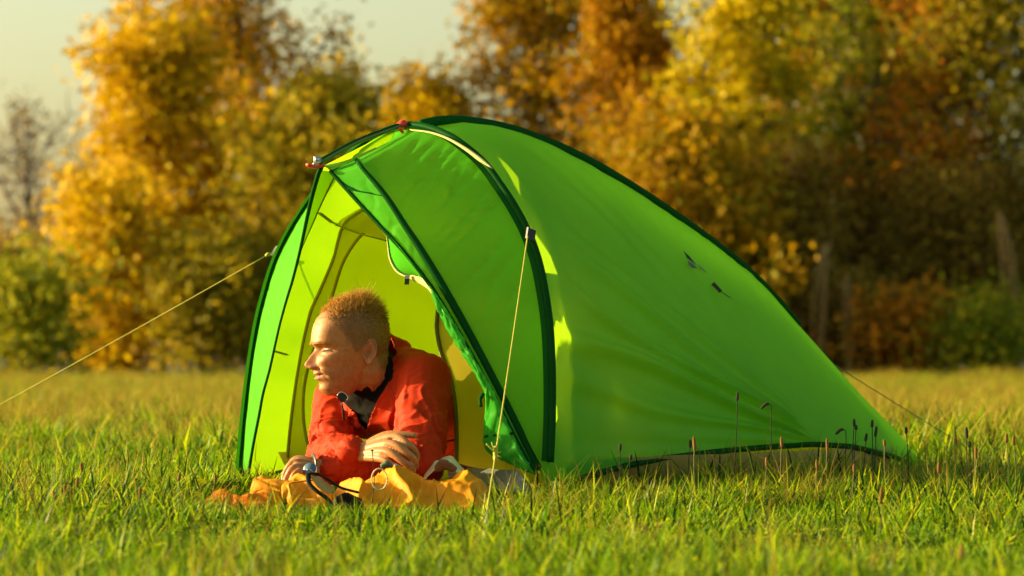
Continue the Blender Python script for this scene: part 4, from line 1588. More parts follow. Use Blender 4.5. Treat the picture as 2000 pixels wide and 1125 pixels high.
def build_person():
    mb = MB()
    # head
    n1, n2 = HG.shape[:2]
    Fh = [tuple(f) for f in grid_faces(n1, n2, True)]
    Vh = np.vstack([HG.reshape(-1, 3), HG[0].mean(0)[None], HG[-1].mean(0)[None]])
    for j in range(n2):
        Fh.append((n1 * n2, (j + 1) % n2, j))
        Fh.append((n1 * n2 + 1, (n1 - 1) * n2 + j, (n1 - 1) * n2 + (j + 1) % n2))
    mb.add(Vh, Fh)
    mb.capsules([NK0, (NK0 + NK1) / 2 + Hf * 0.004, NK1, head_w(0, -0.03, 0.0)], [0.066, 0.058, 0.056, 0.05], 20)
    mb.add(*torso_VF(0.86, -0.03))
    for S, E_, Wp, H in ((SL, EL_, WL, HAND_L), (SR, ER, WR, HAND_R)):
        mb.capsules([S, (S + E_) / 2, E_], [0.050, 0.044, 0.038], 14)
        hb = P(*H['middle'][0][0])
        mb.capsules([E_, E_ * 0.62 + Wp * 0.38, Wp, hb], [0.040, 0.042, 0.026, 0.019], 14)
        add_hand(mb, H)
    for sg in (-1, 1):       # legs stretched out inside the tent
        hip = PEL + A_ * 0.08 + L_ * sg * 0.085
        knee = PEL + A_ * 0.50 + L_ * sg * 0.09
        knee[2] = 0.075
        ank = PEL + A_ * 0.86 + L_ * sg * 0.07
        ank[2] = 0.06
        toe = ank + A_ * 0.10
        toe[2] = 0.03
        mb.capsules([hip, (hip + knee) / 2, knee, (knee + ank) / 2, ank, toe], [0.085, 0.072, 0.056, 0.054, 0.038, 0.032], 14)
    me = remesh(mb.mesh('person'), 0.0025, 1)
    # ears keep their own fine shape
    V0 = get_co(me)
    nv = len(V0)
    F0 = [tuple(p.vertices) for p in me.polygons]
    VV, FF = [V0], list(F0)
    for sd in (1, -1):
        ve, fe_ = ear_VF(sd)
        FF += [tuple(i + nv for i in f) for f in fe_]
        VV.append(ve)
        nv += len(ve)
    VV = np.vstack(VV)
    me = mk_mesh('person', VV, FF)
    # natural colours of skin, lips, brows and short-shaved scalp, plus crease shade painted at mouth and lids
    d = VV - HC
    hx, hy, hz = d @ Hn, d @ Hf, d @ Hu
    col = np.tile(np.array([0.43, 0.19, 0.060]), (len(VV), 1))
    ax = np.abs(hx)
    onhead = (np.abs(hz) < 0.15) & (ax < 0.1) & (np.abs(hy) < 0.15)
    nzv = np.zeros(len(VV))
    ih = np.where(onhead)[0]
    nzv[ih] = vnoise(VV[ih] * 60)

    def blend(w, c):
        nonlocal col
        w = np.clip(w * onhead, 0, 1)[:, None]
        col = col * (1 - w) + np.array(c) * w
    blend(0.35 * np.exp(-((ax - 0.045) / 0.018) ** 2 - ((hz + 0.012) / 0.016) ** 2) * (hy > 0.03), (0.62, 0.22, 0.11))
    blend(0.45 * np.exp(-(ax / 0.014) ** 2 - ((hz + 0.02) / 0.012) ** 2) * (hy > 0.1), (0.60, 0.20, 0.10))
    lip = np.exp(-((hz + 0.0470) / 0.0075) ** 4) * (1 - sstep(0.020, 0.027, ax)) * (hy > 0.09)
    blend(0.75 * lip, (0.50, 0.14, 0.08))
    blend(0.85 * np.exp(-((hz + 0.0465 - 0.30 * np.clip(ax - 0.014, 0, 1)) / 0.0016) ** 2) * (1 - sstep(0.022, 0.028, ax)) * (hy > 0.08), (0.12, 0.03, 0.02))  # shade in the crease between the lips, painted into the colour
    blend(0.75 * np.exp(-((hz - 0.0315 + (ax - 0.03) ** 2 * 6) / 0.0046) ** 2) * sstep(0.010, 0.016, ax) * (1 - sstep(0.046, 0.054, ax)) * (hy > 0.06), (0.22, 0.11, 0.04))
    blend(0.97 * np.exp(-((hz - 0.0120) / 0.0034) ** 2) * np.exp(-((ax - 0.037) / 0.015) ** 4) * (hy > 0.04), (0.06, 0.03, 0.02))  # dark lash line, with the shade of the lid slit painted in
    ear = (ax > 0.066) & (hy < -0.002) & (hy > -0.045) & (np.abs(hz) < 0.034)
    blend(0.5 * ear, (0.52, 0.16, 0.07))
    # stubble
    blend(0.18 * sstep(-0.02, -0.045, hz) * (hy > 0.0), (0.30, 0.17, 0.09))
    blend(0.80 * hair_mask(hx, hy, hz, nzv), (0.22, 0.10, 0.026))
    at = me.color_attributes.new('Col', 'FLOAT_COLOR', 'POINT')
    at.data.foreach_set('color', np.c_[col, np.ones(len(col))].astype(np.float32).ravel())
    return obj('person', me, M['skin'], label='man in a red jacket lying on his elbows in the tent door, looking left', cat='person')


def hair_mask(x, y, z, nz):
    """0..1 where hair grows"""
    x = np.abs(x)
    hl = 0.098 - 0.0 * x                                     # front hairline
    hl = np.where(y > 0.03, 0.098 + 0.020 * np.sin(np.clip(x / 0.05, 0, 1) * np.pi) * 0.4 - 0.9 * np.clip(0.075 - y, 0, 0.05) * 1.0, 0)
    side = np.interp(y, [-0.1, -0.05, -0.025, -0.005, 0.012, 0.025, 0.045, 0.06, 0.075], [-0.055, -0.05, 0.030, 0.006, 0.000, 0.030, 0.060, 0.078, 0.090])
    line = np.where(x > 0.035, side, np.maximum(hl, side))
    line = np.where(y < 0.03, np.where(x > 0.03, side, np.minimum(side, 0.05)), line)
    return sstep(-0.004, 0.008, z - line + nz * 0.006)


def build_hair(person):
    r = np.random.default_rng(5)
    n1, n2 = HG.shape[:2]
    i = r.integers(0, n1 - 1, 60000)
    j = r.integers(0, n2, 60000)
    # area weight
    e1 = HG[(i + 1), j] - HG[i, j]
    e2 = HG[i, (j + 1) % n2] - HG[i, j]
    cr = np.cross(e1, e2)
    area = np.linalg.norm(cr, axis=1)
    keep = r.random(60000) < area / np.percentile(area, 97)
    i, j = i[keep], j[keep]
    a, b = r.random(len(i))[:, None], r.random(len(i))[:, None]
    root = HG[i, j] + e1[keep] * a + e2[keep] * b
    loc = HL[i, j]
    nrm = root - (HC + Hu * 0.04)
    nrm /= np.linalg.norm(nrm, axis=1, keepdims=True)
    hm = hair_mask(loc[:, 0], loc[:, 1], loc[:, 2], np.zeros(len(i)))
    clump = vnoise(loc * 110)
    k = r.random(len(i)) < hm * (0.65 + 0.5 * clump) * (1 - 0.5 * sstep(0.02, 0.075, loc[:, 1]))
    root, nrm, loc = root[k], nrm[k], loc[k]
    n = len(root)
    top = sstep(0.055, 0.115, loc[:, 2])
    edge = np.clip(hm[k], 0.15, 1)
    ln = edge * (0.0028 + 0.010 * top + 0.014 * top * sstep(0.03, -0.04, loc[:, 1])) * r.uniform(0.6, 1.25, n)
    ln *= np.where(r.random(n) < 0.03 * top, 1.6, 1.0)
    dirv = nrm * (0.35 + 0.40 * top)[:, None] + Hf * (-0.45 + 0.5 * top)[:, None] * 0.6 + Hu * (-0.5 + 0.8 * top)[:, None] + r.normal(scale=0.28, size=(n, 3))
    dirv /= np.linalg.norm(dirv, axis=1, keepdims=True)
    bend = r.normal(scale=0.45, size=(n, 3)) - Hf * 0.5 * top[:, None]
    side = np.cross(dirv, r.normal(size=(n, 3)))
    side /= np.linalg.norm(side, axis=1, keepdims=True)
    w = 0.00055
    p0 = root - nrm * 0.002
    p1 = root + dirv * ln[:, None] * 0.5
    p2 = root + (dirv + bend * 0.45) * ln[:, None]
    V = np.stack([p0 - side * w, p0 + side * w, p1 - side * w * 0.9, p1 + side * w * 0.9, p2], 1).reshape(-1, 3)
    o = np.arange(n)[:, None] * 5
    F_ = [tuple(f) for f in np.concatenate([o + 0, o + 1, o + 3, o + 2], 1)] + [tuple(f) for f in np.concatenate([o + 2, o + 3, o + 4], 1)]
    h = obj('hair', mk_mesh('hair', V, F_), M['hair'], person, kind='stuff', label='short reddish brown hair, fuzzy on top')
    return h


def seg_param(V, A, B):
    d = B - A
    t = np.clip(((V - A) @ d) / (d @ d), 0, 1)
    c = A + t[:, None] * d
    return t, np.linalg.norm(V - c, axis=1), c


VNECK = [(660, 770), (676, 752), (720, 740), (770, 722), (756, 750), (734, 786), (722, 816), (714, 846), (706, 830), (692, 804), (672, 786)]


def in_poly(x, y, poly):
    c = False
    n = len(poly)
    for i in range(n):
        (x1, y1), (x2, y2) = poly[i], poly[(i + 1) % n]
        if (y1 > y) != (y2 > y) and x < (x2 - x1) * (y - y1) / (y2 - y1) + x1:
            c = not c
    return c


def arm_dist(c):
    return min(float(seg_param(c[None], a, b)[1][0]) for a, b in ((SL, EL_), (SR, ER), (EL_, WL), (ER, WR)))


def build_jacket(person):
    mb = MB()
    mb.add(*torso_VF(1.0, 0.010))
    # yoke from shoulder to shoulder and the raised collar behind the neck
    mb.capsules([SL, CH + np.array([0.02, 0.02, 0.028]), SR], [0.066, 0.082, 0.062], 16)
    mb.capsules([SL, SL * 0.55 + EL_ * 0.45, EL_], [0.067, 0.060, 0.053], 18)
    mb.capsules([EL_, EL_ * 0.6 + WL * 0.4, EL_ * 0.10 + WL * 0.90], [0.056, 0.050, 0.041], 16)
    mb.capsules([SR, SR * 0.5 + ER * 0.5, ER], [0.062, 0.055, 0.048], 18)
    mb.capsules([ER, ER * 0.6 + WR * 0.4, ER * 0.0 + WR * 1.0], [0.052, 0.048, 0.037], 16)
    mb.capsules([CH + np.array([0.03, 0.02, 0.045]), NK0 + np.array([0.028, 0.018, 0.045]), P(762, 696, 9.36)], [0.080, 0.070, 0.055], 18)
    me = remesh(mb.mesh('jacket'), 0.0045, 3)
    V, N = get_co(me), get_no(me)
    disp = np.zeros(len(V))
    segs = [(SL, EL_, 2.0), (EL_, WL, 5.0), (SR, ER, 8.0), (ER, WR, 11.0)]
    best = np.full(len(V), 1e9)
    bi = np.full(len(V), -1)
    bt = np.zeros(len(V))
    ba = np.zeros(len(V))
    for k, (a, b, sd) in enumerate(segs):
        t, dist, c = seg_param(V, a, b)
        ax = (b - a) / np.linalg.norm(b - a)
        e1 = np.cross(ax, [0.3, 1.0, 0.2])
        e1 /= np.linalg.norm(e1)
        e2 = np.cross(ax, e1)
        m = dist < np.minimum(best, 0.080)
        best[m], bi[m], bt[m] = dist[m], k, t[m]
        ba[m] = np.arctan2((V - c)[m] @ e2, (V - c)[m] @ e1)
    for v in range(len(V)):
        k = bi[v]
        p = V[v]
        if k >= 0:
            sd = segs[k][2]
            t, a = bt[v], ba[v]
            freq = (4.2, 9.0, 4.6, 8.0)[k]
            tw = 1.4 * mnoise.noise(Vector((t * 2.0 + sd, math.cos(a), math.sin(a))))
            c1, s1 = math.cos(a + tw), math.sin(a + tw)
            f = mnoise.noise(Vector((t * freq + 0.9 * s1, c1 * 0.9 + sd, s1 * 0.9)))
            g = mnoise.noise(Vector((t * freq * 2.3 + 1.2 * c1, c1 * 1.3 - sd, s1 * 1.3)))
            ridge = max(0.0, 1 - abs(f) * 3.2) ** 1.3 * 1.5 + max(0.0, 1 - abs(g) * 3.0) * 0.6
            amp = (0.0060, 0.0050, 0.0070, 0.0050)[k]
            if k in (0, 2):
                amp *= 0.45 + 0.9 * sstep(0.15, 0.9, t)
            disp[v] = amp * (ridge - 0.6)
        else:
            q = Vector((p[0] * 16 - p[2] * 10, p[1] * 12 + p[2] * 14, p[2] * 7))
            f = mnoise.noise(q)
            disp[v] = 0.0060 * (max(0.0, 1 - abs(f) * 3.0) ** 1.3 * 1.4 - 0.5)
    set_co(me, V + N * disp[:, None])
    # open the neck: a V from the collar down the chest
    V = get_co(me)
    import bmesh
    bm = bmesh.new()
    bm.from_mesh(me)
    bm.verts.ensure_lookup_table()
    # V opening in the plane of the chest front: measured across (L_) and up
    kill = []
    top_c, bot_c = P(704, 762, 9.2), P(712, 862, 9.2)
    for f in bm.faces:
        c = np.array(f.calc_center_median())
        rel = c - CAM
        px = 1000 + F_PX * rel[0] / rel[1]
        py = Y_HOR - F_PX * rel[2] / rel[1]
        s, q, _ = tl(c)
        s0, q0, _ = tl(CH)
        if f.normal.y < 0.1 and 9.12 < c[1] < 9.48 and in_poly(px, py, VNECK) and arm_dist(c) > 0.061:
            kill.append(f)
        # neck hole
        dn = c - (NK0 * 0.3 + NK1 * 0.7)
        if c[2] > NK0[2] + 0.015 and np.linalg.norm(dn[:2]) < 0.060 and s < s0 + 0.06:
            kill.append(f)
    bmesh.ops.delete(bm, geom=list(set(kill)), context='FACES')
    seen, comps = set(), []
    for f0 in bm.faces:
        if f0 in seen:
            continue
        st, comp = [f0], []
        seen.add(f0)
        while st:
            f = st.pop()
            comp.append(f)
            for e in f.edges:
                for g in e.link_faces:
                    if g not in seen:
                        seen.add(g)
                        st.append(g)
        comps.append(comp)
    comps.sort(key=len)
    loose = [f for c_ in comps[:-1] for f in c_]
    if loose:
        bmesh.ops.delete(bm, geom=loose, context='FACES')
    rim = [v for v in bm.verts if v.is_boundary]
    for _ in range(3):
        bmesh.ops.smooth_vert(bm, verts=rim, factor=0.5, use_axis_x=True, use_axis_y=True, use_axis_z=True)
    bm.to_mesh(me)
    bm.free()
    me.update()
    j = obj('jacket', me, M['jacket'], person, label='orange-red jacket with its front zip open')
    so_ = j.modifiers.new('thick', 'SOLIDIFY')
    so_.thickness = 0.003
    so_.offset = -1
    return j


def build_shirt(person):
    mb = MB()
    mb.add(*torso_VF(0.94, -0.004))
    mb.capsules([SL, CH + np.array([0.0, 0.01, 0.01]), SR], [0.055, 0.078, 0.055], 16)
    mb.capsules([NK0 + np.array([0.0, 0, -0.03]), NK0 * 0.5 + NK1 * 0.5 + Hf * 0.004, NK0 * 0.22 + NK1 * 0.78], [0.084, 0.070, 0.064], 22)
    me = remesh(mb.mesh('shirt'), 0.005, 2)
    V, N = get_co(me), get_no(me)
    f = vnoise(V * 24, 3.0)
    set_co(me, V + N * (0.004 * (1 - np.abs(f) * 2.2))[:, None])
    sh = obj('shirt', me, M['shirt'], person, label='dark shirt collar under the jacket')
    # zip pull and toggle at the collar
    return sh


person = build_person()
build_hair(person)
jacket = build_jacket(person)


def face_line(z_of, x0, x1, n, lift):
    """curve on the near side of the face at height z_of(x)"""
    out = []
    flat, loc = HG.reshape(-1, 3), HL.reshape(-1, 3)
    fm = loc[:, 1] > 0.02
    for sgn in (1,):
        for x in np.linspace(x0, x1, n):
            d = (loc[:, 0] - sgn * x) ** 2 + (loc[:, 2] - z_of(x)) ** 2 + (~fm) * 1.0
            ix = np.argsort(d)[:5]
            out.append(flat[ix].mean(0) + Hf * lift + Hn * lift * 0.7)
    return np.array(out)


M['lash'] = pbr('lashes', (0.035, 0.018, 0.010), 0.7)
for sd in (1, -1):
    zl = face_line(lambda x: 0.0125 - 12 * (x - 0.036) ** 2, 0.022, 0.051, 9, 0.0008)
    zb = face_line(lambda x: 0.0315 - 9 * (x - 0.034) ** 2, 0.016, 0.052, 10, 0.0015)
    if sd < 0:
        mir = lambda Q: Q - 2 * ((Q - HC) @ Hn)[:, None] * Hn
        zl, zb = mir(zl), mir(zb)
    tube('eyelashes', smooth_path(zl, 16), np.array([0.0008] + [0.0017] * 14 + [0.0008]), M['lash'], person, k=6)
    tube('eyebrow', smooth_path(zb, 16), np.array([0.0012] + [0.0026] * 10 + [0.002] * 4 + [0.001]), M['hair'], person, k=6)
build_shirt(person)

mb = MB()
for sg in (-1, 1):
    hip = PEL + A_ * 0.02 + L_ * sg * 0.085
    knee = PEL + A_ * 0.50 + L_ * sg * 0.09
    knee[2] = 0.078
    ank = PEL + A_ * 0.84 + L_ * sg * 0.07
    ank[2] = 0.065
    mb.capsules([hip, (hip + knee) / 2, knee, (knee + ank) / 2, ank], [0.098, 0.084, 0.067, 0.062, 0.05], 14)
obj('trousers', remesh(mb.mesh('trousers'), 0.008, 2), M['trousers'], person)

# black cord toggle and zip pull at the open collar
ct = P(668, 776, 9.10)
mb = MB()
prof = [(-0.010, -0.004), (-0.012, 0.004), (-0.004, 0.012), (0.006, 0.010), (0.014, 0.000), (0.010, -0.008), (0.0, -0.013)]
Vp = [ct + np.array([x, d, z]) for d in (-0.004, 0.004) for x, z in prof]
k = len(prof)
mb.add(Vp, [tuple(range(k)), tuple(range(2 * k - 1, k - 1, -1))] + [(i, (i + 1) % k, k + (i + 1) % k, k + i) for i in range(k)])
mb.build('collar_toggle', M['black'], person, smooth=False, label='small black toggle at the collar')
tube('toggle_rim', smooth_path([ct + np.array([x, -0.006, z]) for x, z in prof[1:6]], 16), 0.0013, M['metal'], person, k=6)
tube('zip_pull', smooth_path([P(667, 787, 9.09), P(670, 800, 9.09), P(672, 822, 9.10)], 10), [0.0022] * 4 + [0.0035] * 5 + [0.002], M['black'], person, k=6)

# wristwatch
wc = P(606, 917, 8.944)
wd_ = P(606, 917, 8.0) - wc
wd_ /= np.linalg.norm(wd_)
wn_ = wd_ * 0.92 + np.array([-0.22, 0, 0.30])
wn_ /= np.linalg.norm(wn_)
watch = tube('wristwatch', np.array([wc - wn_ * 0.006, wc + wn_ * 0.002]), [0.0165, 0.0165], M['steel'], person, k=28, label='round wristwatch with blue-grey dial')
tube('dial', np.array([wc + wn_ * 0.0015, wc + wn_ * 0.0032]), 0.0145, M['dial'], watch, k=28)
e1 = np.cross(wn_, [0, 0, 1.0])
e1 /= np.linalg.norm(e1)
e2 = np.cross(wn_, e1)
mb = MB()
for a, ln in ((0.4, 0.008), (2.4, 0.011)):
    dv = e1 * math.cos(a) + e2 * math.sin(a)
    mb.tube(np.array([wc + wn_ * 0.004, wc + wn_ * 0.004 + dv * ln]), 0.0007, 5)
mb.build('watch_hands', M['steel'], watch)
wax = (WL - EL_) / np.linalg.norm(WL - EL_)
hb = P(612, 914, 8.99)
b1 = np.cross(wax, [0, 0, 1.0])
b1 /= np.linalg.norm(b1)
b2 = np.cross(b1, wax)
mb = MB()
ring = np.array([hb + b1 * 0.031 * math.cos(a) + b2 * 0.028 * math.sin(a) for a in np.linspace(0, 2 * math.pi, 30)])
mb.tube(ring, 0.007, 8, flat=(0.3, 1.2))
mb.build('watch_strap', M['black'], watch)

# ------------------------------------------------------------------ yellow bag in front of him
M['bag'] = pbr('yellow_bag', (0.70, 0.27, 0.004), 0.6, var=0.32, scale=26, bump=0.2, bscale=60, spec=0.12)
M['bagside'] = pbr('orange_lining', (0.66, 0.17, 0.004), 0.65, var=0.2, scale=20, spec=0.1)
M['cream'] = pbr('cream_cloth', (0.80, 0.66, 0.36), 0.7, var=0.08, scale=30, bump=0.2)
M['brownfood'] = pbr('brown_crumb', (0.22, 0.09, 0.03), 0.9, var=0.4, scale=70, bump=0.8, bscale=90)
M['webbing'] = pbr('black_webbing', (0.010, 0.008, 0.006), 0.6, bump=0.4, bscale=400, spec=0.12)
M['tan'] = pbr('tan_patch', (0.42, 0.24, 0.06), 0.7)
M['bluepen'] = pbr('blue_plastic', (0.02, 0.10, 0.28), 0.35)

bag = empty('dry_bag', P(700, 965, 8.75) * np.array([1, 1, 0]) + np.array([0, 0, GZ]), 'crumpled yellow roll-top bag lying on the grass under his arms', 'bag')


def cloth_mound(name, tops, D0, D1, mat, seed, parent, nu=130, nv=50, amp=0.017, zmin=-0.068, drop=1.0, **kw):
    """crumpled fabric whose crest follows the given pixel heights"""
    xs = np.linspace(tops[0][0], tops[-1][0], nu)
    ty = np.interp(xs, [t[0] for t in tops], [t[1] for t in tops])
    Dm = D0 + (D1 - D0) * 0.62
    G = np.zeros((nu, nv, 3))
    for i in range(nu):
        crest = P(xs[i], ty[i] + 11, Dm)
        endf = min(1, i / 10, (nu - 1 - i) / 10) ** 0.6
        for j in range(nv):
            v = j / (nv - 1)
            D = D0 + (D1 - D0) * v
            sh = math.sin(math.pi * min(1, v / 0.62) / 2) ** 0.75 if v < 0.62 else math.cos(math.pi * (v - 0.62) / 0.38 / 2) ** 0.8
            z = zmin + (crest[2] - zmin) * sh * (0.25 + 0.75 * endf)
            x = (xs[i] - 1000) / F_PX * D
            q = Vector((x * 11 + seed + D * 5, D * 8, z * 8))
            f = mnoise.noise(q)
            f2 = mnoise.noise(Vector((x * 34 - seed, D * 22 + z * 20, seed)))
            rd = (1 - min(1, abs(f) * 3.0)) ** 1.5 * 1.5 + (1 - min(1, abs(f2) * 2.6)) * 0.18 - 0.42
            G[i, j] = (x + amp * 0.25 * f2, D - amp * rd * (1 - v), z + amp * rd * (0.4 + 0.6 * sh))
    return grid(name, G, mat, parent, **kw)


cloth_mound('bag_body', [(640, 950), (665, 948), (700, 930), (735, 914), (760, 910), (790, 915), (812, 926), (830, 930), (850, 926), (885, 921), (918, 922), (940, 932), (966, 958)], 8.66, 8.95, M['bag'], 3.0, bag, label='yellow body of the bag')
cloth_mound('bag_flap', [(478, 965), (492, 936), (510, 924), (540, 919), (575, 922), (600, 935), (630, 948), (668, 965)], 8.72, 8.95, M['bag'], 9.0, bag, nu=90, amp=0.016, label='folded yellow top end of the bag')
cloth_mound('bag_fold', [(482, 975), (500, 952), (530, 945), (560, 950), (590, 962), (640, 970)], 8.62, 8.76, M['bag'], 15.0, bag, nu=80, nv=36, amp=0.010)
cloth_mound('bag_lining', [(384, 978), (398, 958), (420, 952), (440, 960), (455, 970), (480, 964), (520, 962), (545, 972)], 8.55, 8.70, M['bagside'], 21.0, bag, nu=80, nv=30, amp=0.016, label='orange strip of the bag trailing to the left')
# straps, black buckle frame, cord loop
mb = MB()
mb.tube(smooth_path([P(560, 985, 8.60), P(559, 962, 8.58), P(561, 945, 8.62), P(590, 940, 8.66), P(625, 935, 8.68)], 24), 0.010, 8, flat=(0.2, 1.0))
mb.tube(smooth_path([P(575, 1000, 8.58), P(566, 975, 8.57), P(560, 950, 8.60)], 14), 0.010, 8, flat=(0.2, 1.0))
mb.build('bag_strap', M['bag'], bag)
mb = MB()
mb.tube(smooth_path([P(602, 925, 8.64), P(604, 944, 8.61), P(620, 960, 8.59), P(640, 975, 8.58), P(650, 992, 8.57)], 24), 0.0045, 8, flat=(0.6, 1.3))
mb.tube(smooth_path([P(602, 925, 8.64), P(620, 926, 8.65), P(640, 936, 8.64), P(665, 952, 8.63), P(700, 962, 8.62)], 24), 0.006, 8, flat=(0.5, 1.3))
mb.build('buckle_frame', M['webbing'], bag, label='black buckle strap at the end of the bag')
pt = [P(606, 930, 8.635), P(622, 930, 8.64), P(655, 955, 8.625), P(642, 966, 8.60), P(620, 952, 8.61)]
mb = MB()
mb.add(pt + [p + np.array([0, 0.006, 0]) for p in pt], [(0, 1, 2, 3, 4), (9, 8, 7, 6, 5)] + [(i, (i + 1) % 5, 5 + (i + 1) % 5, 5 + i) for i in range(5)])
mb.build('buckle_patch', M['tan'], bag, smooth=False)
cloth_mound('bag_base', [(640, 985), (655, 962), (680, 955), (705, 962), (725, 985)], 8.58, 8.68, M['webbing'], 31.0, bag, nu=50, nv=24, amp=0.006, label='black reinforced end of the bag')
lc = P(741, 936, 8.64)
ring = np.array([lc + np.array([0.0175 * math.cos(a), -0.004 * math.sin(a), 0.024 * math.sin(a)]) for a in np.linspace(0, 2 * math.pi, 32)])
tube('cord_loop', ring, 0.0016, M['cream'], bag, k=8, label='pale cord loop on the front of the bag')
mb = MB()
mb.capsules([P(748, 909, 8.66), P(756, 906, 8.66), P(764, 910, 8.66)], [0.006, 0.008, 0.005], 8)
mb.build('cord_lock', M['strap'], bag)
tube('blue_pen', np.array([P(770, 908, 8.855), P(800, 922, 8.85)]), [0.0045, 0.0045], M['bluepen'], k=10, label='dark blue pen under his fingers on the yellow bag', cat='pen')

# cream cloth with a brown lump beside his sleeve
cw = empty('paper_wrapper', P(868, 915, 9.0), 'crumpled cream paper beside his elbow on the yellow bag', 'paper')
Gw = np.zeros((26, 20, 3))
for i, a in enumerate(np.linspace(0, 1, 26)):
    for j, b in enumerate(np.linspace(0, 1, 20)):
        px = 828 + 78 * a
        top = np.interp(a, [0, 0.25, 0.62, 0.72, 1.0], [918, 897, 890, 892, 915])
        p = P(px, top + 22 * (1 - b), 8.96 + 0.08 * b)
        f = mnoise.noise(Vector((a * 5, b * 4, 3)))
        Gw[i, j] = p + np.array([0, -0.012 * abs(f), 0.004 * f])
grid('sheet', Gw, M['cream'], cw)
mb = MB()
mb.capsules([P(856, 914, 8.95), P(868, 908, 8.95), P(884, 915, 8.95)], [0.010, 0.014, 0.010], 12)
me = remesh(mb.mesh('bread_crust'), 0.003, 1)
V, N = get_co(me), get_no(me)
set_co(me, V + N * (0.004 * vnoise(V * 90))[:, None])
obj('bread_crust', me, M['brownfood'], label='brown crusty lump on the cream paper', cat='food')

# ------------------------------------------------------------------ plantain stalks standing in the grass
M['stalk'] = pbr('plantain_stem', (0.22, 0.20, 0.04), 0.7)
M['seed_brown'] = pbr('seed_head_brown', (0.24, 0.11, 0.018), 0.9, var=0.4, scale=300, bump=0.8, bscale=500)
M['seed_dark'] = pbr('seed_head_dark', (0.035, 0.025, 0.018), 0.9, var=0.4, scale=300, bump=0.8, bscale=500)


def stalk(px, py, D, hl, mat, label, lean_px=0, hook=False, group='plantain seed heads in the grass'):
    top = P(px, py, D)
    bx = (px + lean_px - 1000) / F_PX * D
    bot = np.array([bx, D, ground_z(bx, D) - 0.005])
    e = empty('plantain_stalk', bot, label, 'plant', group)
    dv = (top - bot) / np.linalg.norm(top - bot)
    bow = np.array([0.006, 0.0, 0]) * (1 if lean_px < 0 else -1)
    if hook:
        pts = smooth_path([bot, (bot + top) / 2 + bow, top, top + np.array([-0.010, 0, 0.004])], 14)
        hd = smooth_path([top + np.array([-0.004, 0, 0.003]), top + np.array([-0.012, 0, 0.003]), top + np.array([-0.024, 0, -0.008])], 8)
    else:
        pts = smooth_path([bot, (bot + top) / 2 + bow, top - dv * hl * 0.5], 12)
        hd = smooth_path([top - dv * hl, top - dv * hl * 0.5, top], 8)
    tube('stem', pts, 0.0011, M['stalk'] if mat == 'seed_brown' else M['seed_dark'], e, k=5)
    tube('seed_head', hd, np.array([0.5, 0.9, 1, 1, 1, 0.95, 0.8, 0.4]) * 0.0036, M[mat], e, k=8)


big = 'tall dark plantain stalk in front of the green tent flank, left of the hooked one'
stalk(1441, 766, 8.75, 0.020, 'seed_dark', big, -20)
stalk(1506, 792, 8.8, 0.02, 'seed_dark', 'hooked dark plantain stalk in front of the green tent flank', 12, True)
stalk(1355, 852, 8.6, 0.034, 'seed_brown', 'thick brown seed head standing in front of the tent hem', 12)
stalk(1348, 858, 8.9, 0.020, 'seed_dark', 'dark seed head close behind the thick brown one at the hem', 2)
stalk(1212, 866, 8.8, 0.018, 'seed_dark', 'dark stalk by the tent hem right of the hoop foot', -14)
stalk(1232, 888, 8.85, 0.012, 'seed_dark', 'short dark stalk by the tent hem right of the hoop foot', 0)
stalk(1526, 853, 8.75, 0.026, 'seed_brown', 'brown seed head at the hem below the hooked stalk', 8)
stalk(1497, 893, 8.6, 0.022, 'seed_brown', 'short brown seed head in front of the shaded hem', 6)
stalk(1668, 818, 8.9, 0.018, 'seed_dark', 'dark seed head, top one of the cluster before the tent tail', 4)
stalk(1672, 830, 8.9, 0.012, 'seed_dark', 'small dark seed head in the cluster before the tent tail', 2)
stalk(1652, 842, 8.9, 0.012, 'seed_dark', 'hooked dark seed head in the cluster before the tent tail', 10, True)
stalk(1704, 820, 8.95, 0.018, 'seed_dark', 'dark seed head left of the pair before the tent tail', -12)
stalk(1712, 832, 8.95, 0.026, 'seed_dark', 'slanted dark seed head of the pair before the tent tail', -18)
stalk(1693, 846, 8.95, 0.020, 'seed_dark', 'lowest slanted dark seed head before the tent tail', -24)
stalk(1615, 856, 8.8, 0.034, 'seed_brown', 'brown seed head under the rear corner of the hem', 8)
stalk(1727, 858, 8.7, 0.016, 'seed_brown', 'pale brown seed head low before the tent tail', 12)
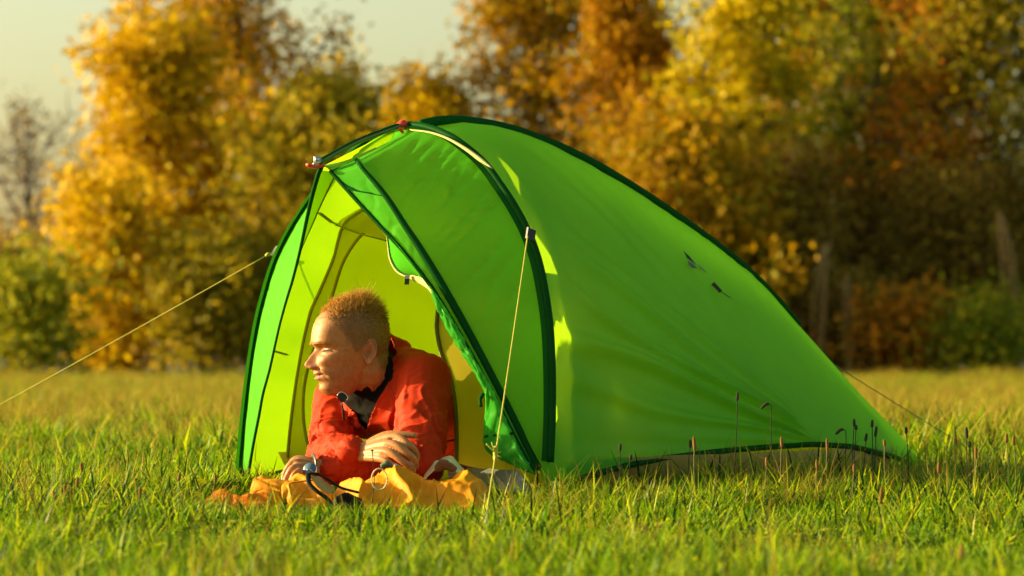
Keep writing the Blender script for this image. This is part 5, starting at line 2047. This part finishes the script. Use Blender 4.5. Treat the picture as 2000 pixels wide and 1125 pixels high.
stalk(1770, 834, 8.9, 0.016, 'seed_dark', 'dark seed head just right of the tent tail edge', -2)
stalk(1887, 834, 8.6, 0.026, 'seed_dark', 'largest dark seed head in the cluster right of the tent', 14)
stalk(1894, 862, 8.6, 0.014, 'seed_dark', 'lower dark seed head in the cluster right of the tent', -6)
stalk(1866, 855, 8.8, 0.012, 'seed_brown', 'small reddish seed head left of the right cluster', 10)
stalk(1906, 872, 8.5, 0.028, 'seed_brown', 'brown seed head in the cluster right of the tent', 2)
stalk(1966, 846, 8.6, 0.022, 'seed_brown', 'brown seed head near the right edge of the frame', -4)
stalk(1980, 850, 8.4, 0.022, 'seed_brown', 'tall brown seed head closest to the right edge', -4)
stalk(1834, 902, 8.2, 0.024, 'seed_brown', 'blurred brown seed head right of the tent tail', -6)
stalk(1595, 898, 8.5, 0.022, 'seed_brown', 'brown seed head below the rear corner of the hem', 8)
stalk(1668, 906, 8.5, 0.020, 'seed_brown', 'short brown seed head below the dark cluster', 4)
stalk(158, 902, 8.4, 0.022, 'seed_brown', 'brown seed head in the grass at the left, tallest there', 16)
stalk(250, 892, 9.2, 0.020, 'seed_brown', 'slanted brown seed head left of the tent', -14)
stalk(352, 922, 8.3, 0.020, 'seed_brown', 'straight brown seed head left of the yellow bag', -20)
stalk(421, 926, 8.5, 0.020, 'seed_brown', 'brown seed head just above the orange bag strip', 0)
stalk(274, 952, 8.0, 0.022, 'seed_brown', 'brown seed head between the left grass and the bag', 0)
stalk(152, 932, 8.3, 0.022, 'seed_brown', 'lower brown seed head beside the tallest one at the left', -8)
stalk(127, 946, 8.2, 0.018, 'seed_brown', 'short brown seed head at the left', 2)
stalk(104, 958, 8.1, 0.018, 'seed_brown', 'leftmost short brown seed head', 14)
stalk(1723, 950, 7.4, 0.034, 'seed_brown', 'soft brown seed head in the near grass at the right', -16)
stalk(1880, 1062, 6.2, 0.030, 'seed_brown', 'blurred brown seed head in the nearest grass at the right', -14)
stalk(727, 878, 8.7, 0.004, 'seed_dark', 'thin dry stem in front of his hand', -2)
